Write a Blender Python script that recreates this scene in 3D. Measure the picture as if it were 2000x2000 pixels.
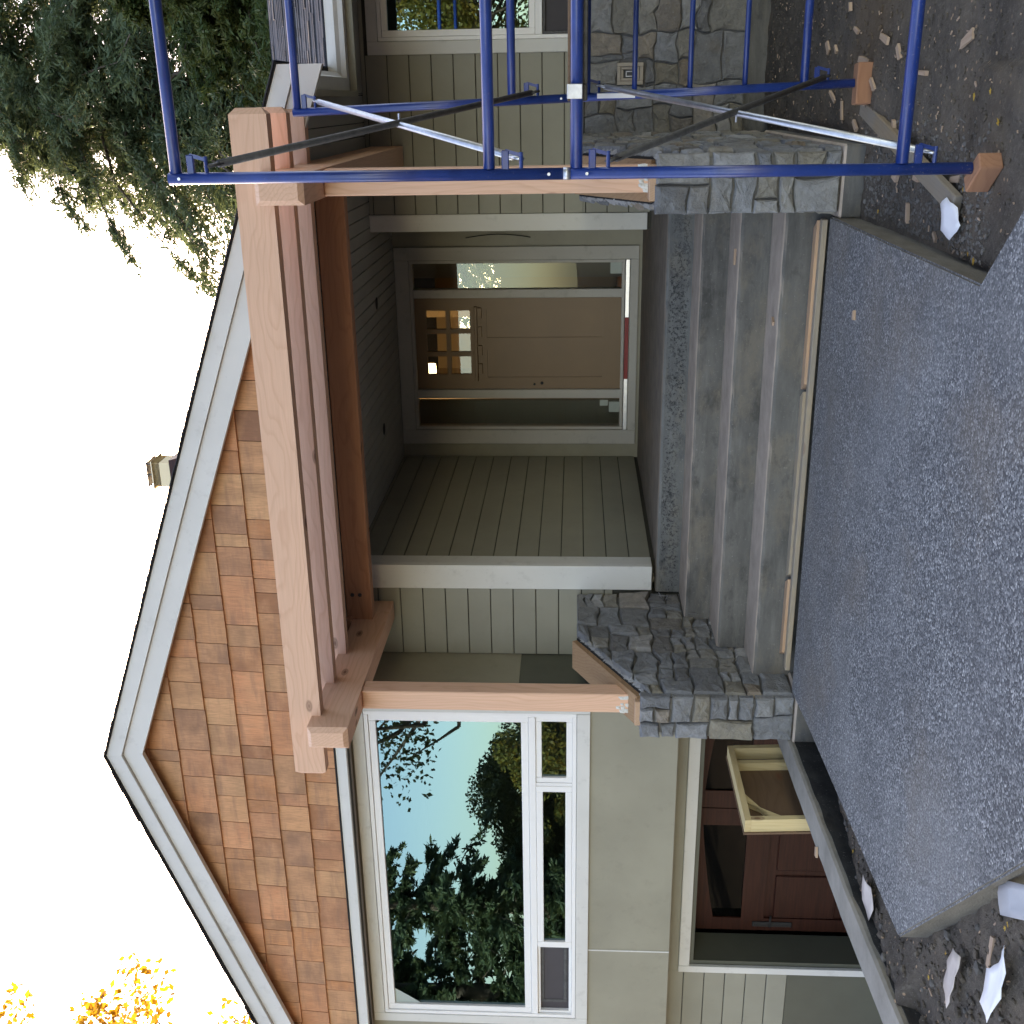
import bpy, bmesh, math, random
import numpy as np
from mathutils import Vector, Matrix, noise

random.seed(7)
SC = bpy.context.scene
COL = SC.collection
for o in list(bpy.data.objects):
    bpy.data.objects.remove(o)

# ------------------------------------------------------------------ camera
# World: X along the facade, Y into the house, Z up, metres, origin at the eye.
# The phone was held on its side: the picture's right edge is the ground side.
YAW, PITCH, ROLL, FPX = math.radians(20.901), math.radians(3.297), math.radians(0.2675), 2117.39 / 2000
def view_rows():
    cy, sy, cp, sp, cr, sr = math.cos(YAW), math.sin(YAW), math.cos(PITCH), math.sin(PITCH), math.cos(ROLL), math.sin(ROLL)
    B = Matrix(((1, 0, 0), (0, 0, -1), (0, 1, 0)))
    Rz = Matrix(((cy, sy, 0), (-sy, cy, 0), (0, 0, 1)))
    Rx = Matrix(((1, 0, 0), (0, cp, sp), (0, -sp, cp)))
    Rr = Matrix(((cr, -sr, 0), (sr, cr, 0), (0, 0, 1)))
    return Rr @ Rx @ B @ Rz
V = view_rows()
right, down, fwd = V[0], V[1], V[2]
cam = bpy.data.cameras.new('camera')
cam.sensor_width = 36
cam.lens = 36 * FPX
cam.clip_start = 0.05
cam.clip_end = 3000
co = bpy.data.objects.new('camera', cam)
co.matrix_world = Matrix(((down[0], right[0], -fwd[0], 0), (down[1], right[1], -fwd[1], 0), (down[2], right[2], -fwd[2], 0), (0, 0, 0, 1)))
COL.objects.link(co)
SC.camera = co

# ------------------------------------------------------------------ sky and sun (behind the house, a little to its left)
SUN_EL, SUN_AZ = math.radians(19), math.radians(-24)      # azimuth from +Y, negative = towards -X
w = bpy.data.worlds.new('World')
SC.world = w
w.use_nodes = True
wn = w.node_tree.nodes
sky = wn.new('ShaderNodeTexSky')
sky.sky_type = 'NISHITA'
sky.sun_disc = False
sky.sun_elevation = SUN_EL
sky.sun_rotation = SUN_AZ
sky.air_density = 1.0
sky.dust_density = 1.5
sky.ozone_density = 1.0
w.node_tree.links.new(sky.outputs[0], wn['Background'].inputs[0])
wn['Background'].inputs[1].default_value = 0.15
sd = Vector((math.sin(SUN_AZ) * math.cos(SUN_EL), math.cos(SUN_AZ) * math.cos(SUN_EL), math.sin(SUN_EL)))
sl = bpy.data.lights.new('sun', 'SUN')
sl.energy = 4.0
sl.angle = math.radians(0.5)
sl.color = (1.0, 0.91, 0.79)
so = bpy.data.objects.new('sun', sl)
so.rotation_euler = sd.to_track_quat('Z', 'Y').to_euler()
so.location = sd * 60
COL.objects.link(so)
SC.view_settings.view_transform = 'Standard'
SC.view_settings.look = 'None'
SC.view_settings.exposure = 2.75
SC.view_settings.gamma = 1
SC.view_settings.use_curve_mapping = False
SC.view_settings.use_white_balance = True        # the phone balanced for open shade
SC.view_settings.white_balance_temperature = 8300
SC.view_settings.white_balance_tint = 21
SC.cycles.max_bounces = 8
SC.cycles.transparent_max_bounces = 12
SC.cycles.caustics_reflective = False
SC.cycles.caustics_refractive = False

# ------------------------------------------------------------------ material helpers
class G:
    def __init__(s, name):
        s.m = bpy.data.materials.new(name)
        s.m.use_nodes = True
        s.t = s.m.node_tree
        s.t.nodes.clear()
        s.out = s.t.nodes.new('ShaderNodeOutputMaterial')
    def a(s, typ, ins=None, **props):
        n = s.t.nodes.new('ShaderNode' + typ)
        for k, v in props.items():
            setattr(n, k, v)
        for k, v in (ins or {}).items():
            sk = n.inputs[k]
            if isinstance(v, bpy.types.NodeSocket):
                s.t.links.new(v, sk)
            else:
                sk.default_value = v
        return n
    def pos(s):
        return s.a('TexCoord').outputs['Object']
    def mp(s, v, scale=(1, 1, 1), loc=(0, 0, 0)):
        return s.a('Mapping', {'Vector': v, 'Scale': scale, 'Location': loc}).outputs[0]
    def noise(s, v, sc, det=4, rough=.55, dist=0):
        return s.a('TexNoise', {'Vector': v, 'Scale': sc, 'Detail': det, 'Roughness': rough, 'Distortion': dist}).outputs['Fac']
    def vor(s, v, sc, feature='F1', rnd=1.0):
        return s.a('TexVoronoi', {'Vector': v, 'Scale': sc, 'Randomness': rnd}, feature=feature)
    def ramp(s, f, *stops, interp='LINEAR'):
        n = s.a('ValToRGB', {'Fac': f})
        cr = n.color_ramp
        cr.interpolation = interp
        while len(cr.elements) < len(stops):
            cr.elements.new(0.5)
        for e, (p, c) in zip(cr.elements, stops):
            e.position = p
            e.color = (c, c, c, 1) if isinstance(c, (int, float)) else (*c, 1)
        return n.outputs[0]
    def mix(s, f, a, b, mode='MIX'):
        n = s.a('MixRGB', {'Fac': f, 'Color1': a if not isinstance(a, tuple) else (*a, 1), 'Color2': b if not isinstance(b, tuple) else (*b, 1)}, blend_type=mode)
        return n.outputs[0]
    def math(s, op, a, b=0.0, c=None):
        ins = {0: a, 1: b}
        if c is not None:
            ins[2] = c
        return s.a('Math', ins, operation=op).outputs[0]
    def rnd(s):
        return s.a('ObjectInfo').outputs['Random']
    def bump(s, h, strength=.3, dist=.01, n=None):
        ins = {'Height': h, 'Strength': strength, 'Distance': dist}
        if n is not None:
            ins['Normal'] = n
        return s.a('Bump', ins).outputs[0]
    def done(s, color, rough=.8, normal=None, metal=0.0, spec=.5, **more):
        ins = {'Base Color': color if not isinstance(color, tuple) else (*color, 1), 'Roughness': rough, 'Metallic': metal, 'Specular IOR Level': spec}
        if normal is not None:
            ins['Normal'] = normal
        ins.update(more)
        p = s.a('BsdfPrincipled', ins)
        s.t.links.new(p.outputs[0], s.out.inputs[0])
        return s.m

def paint(name, col, rough=.6, var=.12, dirt=0.0, bump=.05):
    g = G(name)
    p = g.pos()
    n = g.noise(p, 2.2, 5)
    f = g.noise(p, 45, 3)
    c = g.mix(g.ramp(n, (.3, 0.0), (.7, 1.0)), tuple(x * (1 - var) for x in col), tuple(min(1, x * (1 + var)) for x in col))
    c = g.mix(g.math('MULTIPLY', g.rnd(), .22), c, tuple(x * .8 for x in col))
    if dirt:
        d = g.ramp(g.noise(p, 7, 6, .7), (.56, 0.0), (.72, dirt))
        c = g.mix(d, c, (.10, .09, .075))
        d2 = g.ramp(g.vor(p, 14).outputs['Distance'], (.03, dirt), (.07, 0.0))
        c = g.mix(d2, c, (.06, .055, .05))
    return g.done(c, rough, g.bump(f, bump, .004))

def wood(name, axis, c0, c1, knot=(.16, .07, .04), freq=34, rough=.62, dark=.0, grey=0.0):
    g = G(name)
    p = g.pos()
    r = g.rnd()
    off = g.a('CombineXYZ', {0: g.math('MULTIPLY', r, 13.0), 1: g.math('MULTIPLY', r, 7.7), 2: g.math('MULTIPLY', r, 5.1)}).outputs[0]
    p = g.a('VectorMath', {0: p, 1: off}, operation='ADD').outputs[0]
    sc = [1, 1, 1]
    sc[axis] = .09
    q = g.mp(p, tuple(sc))
    sx = g.a('SeparateXYZ', {0: q})
    oth = [i for i in range(3) if i != axis]
    n1 = g.noise(g.mp(p, tuple(.28 if i == axis else .9 for i in range(3))), 3.2, 3, .5)
    n2 = g.noise(q, 9, 3, .6)
    # growth rings around a pith line that wanders: gives the cathedral figure on flat faces
    d = g.math('ADD', sx.outputs[oth[0]], g.math('MULTIPLY', sx.outputs[oth[1]], .55))
    d = g.math('ADD', d, g.math('MULTIPLY', n1, .34))
    d = g.math('ADD', d, g.math('MULTIPLY', n2, .03))
    ring = g.math('FRACT', g.math('MULTIPLY', d, freq))
    late = g.ramp(ring, (0.0, 0.15), (.55, 0.2), (.86, 1.0), (1.0, 0.1))
    sc2 = [90, 90, 90]
    sc2[axis] = 3
    fine = g.noise(g.mp(p, tuple(sc2)), 1, 3, .6)
    c = g.mix(g.math('MULTIPLY', late, .5), c0, c1)
    c = g.mix(g.math('MULTIPLY', g.ramp(fine, (.35, 0.0), (.75, 1.0)), .28), c, tuple(x * .72 for x in c1))
    big = g.noise(g.mp(p, tuple(.5 if i == axis else 2 for i in range(3))), 1.6, 3)
    c = g.mix(g.ramp(big, (.35, 0.0), (.7, .35)), c, tuple(x * .82 for x in c0))
    ks = [4.2, 4.2, 4.2]
    ks[axis] = 2.0
    kv = g.vor(g.mp(p, tuple(ks)), 1.0)
    kd = kv.outputs['Distance']
    km = g.ramp(kd, (.055, .9), (.075, .4), (.09, .6), (.12, 0.0))
    c = g.mix(km, c, knot)
    if grey:
        gm = g.ramp(g.noise(p, 3, 4), (.35, 0.0), (.65, grey))
        c = g.mix(gm, c, (.20, .19, .175))
    b = g.bump(g.math('ADD', fine, g.math('MULTIPLY', late, .5)), .12, .003)
    return g.done(c, rough, b, spec=.3)

M = {}
FIR0, FIR1 = (.78, .49, .345), (.60, .32, .20)
for i, ax in enumerate('xyz'):
    M['fir_' + ax] = wood('fir_' + ax, i, FIR0, FIR1)
M['fir_end'] = wood('fir_end', 1, (.50, .33, .22), (.36, .20, .12), freq=70)
M['fir_red'] = wood('fir_red', 0, (.50, .26, .16), (.34, .145, .085), freq=38)
M['plate'] = wood('plate', 1, (.34, .21, .12), (.22, .12, .065))
M['pine_y'] = wood('pine_y', 1, (.62, .49, .27), (.50, .34, .15))
M['pine_z'] = wood('pine_z', 2, (.64, .52, .29), (.50, .36, .17))
M['weathered_y'] = wood('weathered_y', 1, (.27, .20, .13), (.17, .12, .075), grey=.7)
M['weathered_x'] = wood('weathered_x', 0, (.36, .29, .21), (.25, .19, .12), grey=.6)
M['pinkwood_x'] = wood('pinkwood_x', 0, (.50, .32, .20), (.36, .19, .11), grey=.25)
M['block'] = wood('block', 0, (.36, .175, .10), (.22, .095, .055), rough=.75)
M['ply'] = wood('ply', 1, (.17, .105, .065), (.11, .065, .04), freq=22)
M['scrap'] = wood('scrap', 0, (.46, .33, .24), (.34, .21, .14))

SIDING = (.262, .256, .205)
M['siding'] = paint('siding', SIDING, .55, .08, .1)
M['siding_back'] = paint('siding_back', (.05, .048, .038), .9)
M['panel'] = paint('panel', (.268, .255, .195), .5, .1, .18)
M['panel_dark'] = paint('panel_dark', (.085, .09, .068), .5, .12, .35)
M['trim'] = paint('trim', (.60, .60, .57), .5, .05, .22)
M['trim_grey'] = paint('trim_grey', (.44, .43, .40), .5, .06, .25)
M['rake'] = paint('rake', (.60, .59, .56), .5, .05, .18)
M['vinyl'] = paint('vinyl', (.80, .80, .79), .3, .02, .05, .01)
M['gutter'] = paint('gutter', (.74, .73, .70), .35, .04, .1, .02)
M['ceiling'] = paint('ceiling', (.34, .335, .31), .6, .08)
M['door'] = paint('door', (.20, .122, .06), .45, .07, .05)
M['beige'] = paint('beige', (.40, .31, .20), .8, .05)
M['room'] = paint('room', (.32, .30, .27), .8, .05)
M['screen'] = paint('screen', (.055, .05, .055), .8)
M['dark'] = paint('dark', (.012, .012, .012), .8)
M['paper'] = paint('paper', (.78, .78, .81), .7, .08)
M['card'] = paint('card', (.60, .52, .47), .8, .25)
M['cream'] = paint('cream', (.82, .68, .45), .7, .08)
M['ledge'] = paint('ledge', (.13, .135, .15), .7, .1)
M['sticker'] = paint('sticker', (.36, .42, .39), .5)
M['plastic'] = paint('plastic', (.42, .43, .46), .3)
M['red'] = paint('red', (.30, .018, .02), .5, .1, .3)
M['beige_plastic'] = paint('beige_plastic', (.36, .31, .25), .5, .05, .3)
M['white_plastic'] = paint('white_plastic', (.8, .8, .8), .4)
M['wire'] = paint('wire', (.015, .015, .015), .5)
M['bolt'] = paint('bolt', (.05, .045, .045), .5)
M['mortar'] = paint('mortar', (.26, .26, .26), .95, .25, 0, .6)
M['joint'] = paint('joint', (.13, .13, .128), .95, .25, 0, .6)
M['black_felt'] = paint('black_felt', (.012, .011, .012), .9)
M['label'] = paint('label', (.75, .77, .82), .4, .02)

def m_cedar():
    g = G('cedar')
    p = g.pos()
    r = g.rnd()
    r2 = g.math('FRACT', g.math('MULTIPLY', r, 17.31))
    base = g.ramp(r, (0, (.58, .24, .095)), (.15, (.36, .15, .068)), (.30, (.66, .33, .155)), (.45, (.34, .175, .098)), (.60, (.68, .29, .135)), (.76, (.25, .115, .062)), (.88, (.64, .35, .17)), (1, (.48, .225, .11)))
    off = g.a('CombineXYZ', {0: g.math('MULTIPLY', r, 31.0), 1: 0.0, 2: g.math('MULTIPLY', r2, 19.0)}).outputs[0]
    q = g.a('VectorMath', {0: p, 1: off}, operation='ADD').outputs[0]
    v1 = g.noise(g.mp(q, (7, 7, .7)), 1, 3, .5)
    c = g.mix(g.ramp(v1, (.36, 0.0), (.68, .75)), base, g.mix(.6, base, (.22, .105, .055)))
    v2 = g.noise(g.mp(q, (1.6, 1, 2.4)), 2.2, 4, .6)
    c = g.mix(g.ramp(v2, (.42, 0.0), (.66, .6)), c, (.66, .33, .165))
    h = g.noise(g.mp(q, (1.4, 1, 9)), 1.6, 4, .6)
    c = g.mix(g.ramp(h, (.5, 0.0), (.7, .5)), c, (.24, .125, .08))
    fine = g.noise(g.mp(q, (140, 140, 5)), 1, 3, .6)
    c = g.mix(g.math('MULTIPLY', g.ramp(fine, (.4, 0.0), (.72, 1.0)), .38), c, (.19, .09, .05))
    return g.done(c, .62, g.bump(fine, .2, .003), spec=.3)
M['cedar'] = m_cedar()

def m_stone():
    g = G('stone')
    p = g.pos()
    r = g.rnd()
    base = g.ramp(r, (0, (.165, .174, .186)), (.2, (.225, .233, .24)), (.38, (.235, .212, .165)), (.52, (.29, .293, .29)), (.68, (.15, .154, .158)), (.82, (.26, .212, .16)), (.9, (.36, .365, .365)), (1, (.195, .21, .23)))
    n = g.noise(p, 13, 6, .68, .3)
    c = g.mix(g.ramp(n, (.35, 0.0), (.72, .8)), base, g.mix(.6, base, (.05, .052, .058)))
    n2 = g.noise(p, 34, 5, .7)
    c = g.mix(g.ramp(n2, (.58, 0.0), (.78, .55)), c, (.36, .365, .375))
    n3 = g.noise(g.mp(p, (1, 1, 1), (4, 9, 2)), 5, 3)
    c = g.mix(g.ramp(n3, (.58, 0.0), (.75, .35)), c, (.17, .13, .085))
    b = g.bump(n, .9, .03)
    b = g.bump(n2, .5, .008, b)
    return g.done(c, .88, b, spec=.3)
M['stone'] = m_stone()

def m_aggregate():
    g = G('aggregate')
    p = g.pos()
    v = g.vor(p, 112)
    cr = g.a('SeparateColor', {0: v.outputs['Color']}).outputs[0]
    c = g.ramp(cr, (0, (.022, .025, .031)), (.28, (.052, .056, .062)), (.5, (.158, .165, .174)), (.78, (.30, .306, .31)), (.95, (.50, .505, .51)), (1, (.7, .7, .69)))
    edge = g.ramp(v.outputs['Distance'], (.25, 0.0), (.62, 1.0))
    c = g.mix(g.math('MULTIPLY', edge, .45), c, (.045, .048, .056))
    f = g.vor(p, 290)
    fr = g.a('SeparateColor', {0: f.outputs['Color']}).outputs[0]
    c = g.mix(.22, c, g.ramp(fr, (0, (.02, .023, .030)), (1, (.20, .21, .23))))
    big = g.noise(p, 1.6, 4, .55)
    c = g.mix(g.ramp(big, (.36, 0.0), (.68, .38)), c, (.115, .119, .13))
    patch = g.ramp(g.noise(g.mp(p, (1, 1, 1), (8, 5, 0)), 2.8, 6, .68), (.50, 0.0), (.66, .45))
    c = g.mix(patch, c, (.075, .078, .084))
    light = g.ramp(g.noise(g.mp(p, (1, 1, 1), (1, 9, 0)), .8, 5, .6), (.5, 0.0), (.68, .35))
    c = g.mix(light, c, (.26, .265, .27))
    dust = g.ramp(g.noise(g.mp(p, (1, 1, 1), (3, 1, 0)), 1.3, 5, .65), (.52, 0.0), (.72, .5))
    c = g.mix(dust, c, (.165, .135, .108))
    # soil tracked in along the foot of the steps
    sy = g.a('SeparateXYZ', {0: p}).outputs[1]
    near = g.ramp(g.math('DIVIDE', sy, 10.0), (.47, 0.0), (.63, .45))
    c = g.mix(g.math('MULTIPLY', near, g.ramp(g.noise(p, 4, 4), (.3, .2), (.7, 1.0))), c, (.14, .12, .10))
    nz = g.a('SeparateXYZ', {0: g.a('NewGeometry').outputs['Normal']}).outputs[2]
    side = g.ramp(nz, (.4, 1.0), (.6, 0.0))
    sn = g.noise(g.mp(p, (1, 1, 3)), 5, 5, .6)
    c = g.mix(side, c, g.ramp(sn, (.3, (.095, .085, .070)), (.7, (.155, .142, .122))))
    h = g.math('SUBTRACT', 1.0, v.outputs['Distance'])
    b = g.bump(h, .55, .006)
    return g.done(c, .72, b, spec=.4)
M['aggregate'] = m_aggregate()

def m_concrete(name, c0, c1, dust=(.40, .325, .265), pits=0.0):
    g = G(name)
    p = g.pos()
    n = g.noise(g.mp(p, (.8, 2, 2.6)), 2.4, 6, .62)
    c = g.ramp(n, (.28, c0), (.72, c1))
    st = g.noise(g.mp(p, (.75, 3, 6)), 2.0, 6, .66)
    c = g.mix(g.ramp(st, (.5, 0.0), (.72, .4)), c, tuple(x * 1.55 for x in c1))
    st2 = g.noise(g.mp(p, (.9, 3, 3.5), (7, 3, 1)), 2.6, 6, .68)
    c = g.mix(g.ramp(st2, (.56, 0.0), (.74, .45)), c, tuple(x * .55 for x in c0))
    sp = g.noise(p, 60, 4, .7)
    c = g.mix(g.ramp(sp, (.62, 0.0), (.75, .4)), c, (.42, .42, .40))
    bs = g.noise(g.mp(p, (1.1, 1, 2.2), (2, 8, 4)), 1.7, 6, .7)
    c = g.mix(g.ramp(bs, (.5, 0.0), (.62, .5)), c, tuple(x * y for x, y in zip(c1, (1.25, 1.1, .92))))
    bs2 = g.noise(g.mp(p, (1.4, 1, 2.6), (6, 1, 9)), 2.3, 6, .72)
    c = g.mix(g.ramp(bs2, (.54, 0.0), (.66, .6)), c, tuple(x * .6 for x in c0))
    vd = g.vor(p, 9).outputs['Distance']
    c = g.mix(g.ramp(vd, (.012, .8), (.03, 0.0)), c, (.04, .04, .042))
    nz = g.a('SeparateXYZ', {0: g.a('NewGeometry').outputs['Normal']}).outputs[2]
    top = g.ramp(nz, (.45, 0.0), (.6, 1.0))
    dn = g.noise(p, 6, 5, .65)
    dcol = g.ramp(dn, (.3, tuple(x * .75 for x in dust)), (.7, tuple(x * 1.15 for x in dust)))
    c = g.mix(g.math('MULTIPLY', top, .9), c, dcol)
    h = g.math('MULTIPLY', n, .6)
    if pits:
        pv = g.noise(p, 50, 6, .8, .3)
        zone = g.ramp(g.noise(g.mp(p, (.7, 1, 3)), 2.0, 2), (.36, 0.0), (.52, 1.0))
        zz = g.a('SeparateXYZ', {0: p}).outputs[2]
        band = g.ramp(g.math('ADD', zz, 1.0), (.185, 0.0), (.215, 1.0), (.318, 1.0), (.34, 0.0))
        zone = g.math('MULTIPLY', g.math('MULTIPLY', zone, band), g.math('SUBTRACT', 1.0, top))
        pm = g.math('MULTIPLY', g.ramp(pv, (.41, 1.0), (.47, 0.0)), zone)
        c = g.mix(g.math('MULTIPLY', pm, .85), c, (.02, .022, .025))
        h = g.math('SUBTRACT', h, g.math('MULTIPLY', pm, 1.5))
    b = g.bump(h, .5, .012)
    b = g.bump(sp, .2, .003, b)
    return g.done(c, .85, b, spec=.3)
M['concrete'] = m_concrete('concrete', (.066, .065, .061), (.145, .141, .132))
M['concrete_pitted'] = m_concrete('concrete_pitted', (.085, .09, .092), (.14, .146, .146), (.22, .18, .145), 1.0)
M['concrete_light'] = m_concrete('concrete_light', (.15, .145, .13), (.25, .235, .205), (.27, .25, .22))
M['tar'] = m_concrete('tar', (.016, .016, .016), (.042, .041, .040), (.04, .04, .04))

def m_dirt():
    g = G('dirt')
    p = g.pos()
    n = g.noise(p, 2.6, 7, .66)
    c = g.ramp(n, (.28, (.060, .050, .042)), (.5, (.105, .087, .071)), (.72, (.165, .130, .098)))
    n2 = g.noise(p, 36, 5, .72)
    c = g.mix(g.ramp(n2, (.5, 0.0), (.75, .7)), c, (.19, .165, .138))
    v = g.vor(p, 58).outputs['Distance']
    c = g.mix(g.ramp(v, (.10, .8), (.2, 0.0)), c, (.17, .155, .135))
    v3 = g.vor(g.mp(p, (1, 1, 1), (5, 2, 0)), 21)
    c = g.mix(g.math('MULTIPLY', g.ramp(v3.outputs['Distance'], (.12, .75), (.17, 0.0)), g.ramp(g.noise(p, 1.2, 3), (.42, 0.0), (.56, 1.0))), c, (.46, .30, .19))
    n4 = g.noise(g.mp(p, (1, 1, 1), (9, 2, 5)), .9, 4)
    c = g.mix(g.ramp(n4, (.5, 0.0), (.7, .5)), c, (.15, .098, .058))
    # far ground beyond the site, colour darkened to cut bounced light
    ln = g.a('VectorMath', {0: p, 1: (-1.0, 5.0, 0.0)}, operation='DISTANCE').outputs['Value']
    far = g.ramp(g.math('DIVIDE', ln, 40.0), (.26, 0.0), (.34, 1.0))
    gn = g.noise(p, 3, 6, .7)
    c = g.mix(far, c, g.ramp(gn, (.3, (.032, .030, .024)), (.7, (.060, .055, .040))))
    b = g.bump(n2, .8, .02)
    b = g.bump(g.noise(p, 120, 3, .6), .5, .005, b)
    return g.done(c, .95, b, spec=.2)
M['dirt'] = m_dirt()

def m_roof():
    g = G('asphalt_shingle')
    p = g.pos()
    n = g.noise(p, 160, 3, .7)
    tab = g.vor(g.mp(p, (5, .7, .7)), 2.2).outputs['Color']
    c = g.ramp(n, (.3, (.014, .016, .022)), (.7, (.052, .055, .068)))
    c = g.mix(.35, c, g.ramp(g.a('SeparateColor', {0: tab}).outputs[0], (0, (.014, .016, .022)), (1, (.07, .075, .09))))
    return g.done(c, .9, g.bump(n, .4, .004))
M['roof'] = m_roof()

def m_blue():
    g = G('blue_enamel')
    p = g.pos()
    n = g.noise(p, 9, 5, .7)
    c = g.ramp(n, (.3, (.005, .026, .140)), (.7, (.009, .042, .215)))
    ch = g.ramp(g.noise(p, 85, 4, .75), (.62, 0.0), (.68, .7))
    zz = g.a('SeparateXYZ', {0: p}).outputs[2]
    low = g.ramp(g.math('ADD', g.math('MULTIPLY', zz, .5), 1.0), (.28, 1.0), (.5, .12))
    c = g.mix(g.math('MULTIPLY', ch, low), c, (.42, .40, .38))
    return g.done(c, .30, g.bump(n, .06, .003), spec=.6)
M['blue'] = m_blue()
def m_metal(name, c0, c1, rough, metal=1.0):
    g = G(name)
    p = g.pos()
    n = g.noise(p, 22, 6, .7)
    return g.done(g.ramp(n, (.3, c0), (.7, c1)), rough, g.bump(n, .1, .003), metal=metal)
M['galv'] = m_metal('galvanised', (.42, .45, .50), (.62, .65, .70), .42)
M['galv_dull'] = m_metal('dull_galvanised', (.055, .057, .060), (.115, .117, .12), .6, .5)
M['alu'] = m_metal('aluminium', (.62, .66, .74), (.80, .82, .86), .32)

def m_mahogany():
    g = G('mahogany')
    p = g.pos()
    f = g.noise(g.mp(p, (3, 3, 60)), 1, 3, .6)
    c = g.ramp(f, (.3, (.022, .0062, .0035)), (.7, (.046, .0135, .0075)))
    return g.done(c, .45, g.bump(f, .1, .002), spec=.25)
M['mahogany'] = m_mahogany()

def m_glass(name, refl, tint=(.62, .68, .64), gcol=(.80, .95, .93)):
    g = G(name)
    p = g.pos()
    fr = g.a('Fresnel', {'IOR': 1.52}).outputs[0]
    fac = g.math('ADD', g.math('MULTIPLY', fr, 1.0), refl)
    tr = g.a('BsdfTransparent', {'Color': (*tint, 1)})
    wav = g.noise(p, .9, 2, .4)
    gl = g.a('BsdfGlossy', {'Color': (*gcol, 1), 'Roughness': .004, 'Normal': g.bump(wav, .05, .05)})
    mx = g.a('MixShader', {0: fac, 1: tr.outputs[0], 2: gl.outputs[0]})
    g.t.links.new(mx.outputs[0], g.out.inputs[0])
    return g.m
M['glass'] = m_glass('coated_glass', .14, (.30, .36, .35), (.50, .86, 1.0))
M['glass_door'] = m_glass('door_glass', .02, (.58, .62, .58))
M['glass_dark'] = m_glass('dark_glass', .0, (.10, .11, .11), (.5, .55, .6))

def m_leaf(name, c0, c1, c2, trans=.35, sc=.9):
    g = G(name)
    p = g.pos()
    n = g.noise(p, sc, 3, .6)
    n2 = g.noise(p, 9, 2, .6)
    c = g.ramp(n, (.32, c0), (.52, c1), (.72, c2))
    c = g.mix(g.ramp(n2, (.4, 0.0), (.8, .5)), c, tuple(min(1, x * 1.7) for x in c1))
    d = g.a('BsdfPrincipled', {'Base Color': c, 'Roughness': .6, 'Specular IOR Level': .3})
    t = g.a('BsdfTranslucent', {'Color': g.mix(.35, c, tuple(min(1, x * 2.2) for x in c2))})
    mx = g.a('MixShader', {0: trans, 1: d.outputs[0], 2: t.outputs[0]})
    g.t.links.new(mx.outputs[0], g.out.inputs[0])
    return g.m
M['needles'] = m_leaf('needles', (.028, .054, .032), (.044, .074, .038), (.075, .088, .032), .30)
M['cedar_leaf'] = m_leaf('cedar_leaf', (.018, .042, .016), (.034, .065, .020), (.085, .090, .022), .22, .7)
M['maple_leaf'] = m_leaf('maple_leaf', (.13, .045, .007), (.25, .115, .010), (.32, .18, .014), .42, .8)
M['broad_leaf'] = m_leaf('broad_leaf', (.050, .060, .014), (.085, .090, .018), (.26, .14, .02), .4, .5)
M['hedge_leaf'] = m_leaf('hedge_leaf', (.018, .030, .010), (.034, .046, .014), (.060, .062, .016), .2, .8)
M['fallen'] = m_leaf('fallen', (.35, .16, .03), (.50, .30, .04), (.55, .38, .06), .2, 6)
def m_bark():
    g = G('bark')
    p = g.pos()
    n = g.noise(g.mp(p, (6, 6, 1.2)), 2, 5, .7)
    return g.done(g.ramp(n, (.3, (.03, .022, .017)), (.7, (.095, .072, .055))), .95, g.bump(n, .8, .03))
M['bark'] = m_bark()
M['gravel'] = paint('gravel', (.115, .105, .095), .9, .4)
def m_emit(name, col, s):
    g = G(name)
    e = g.a('Emission', {'Color': (*col, 1), 'Strength': s})
    g.t.links.new(e.outputs[0], g.out.inputs[0])
    return g.m
M['lamp_glow'] = m_emit('lamp_glow', (1.0, .72, .40), 2.5)

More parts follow.
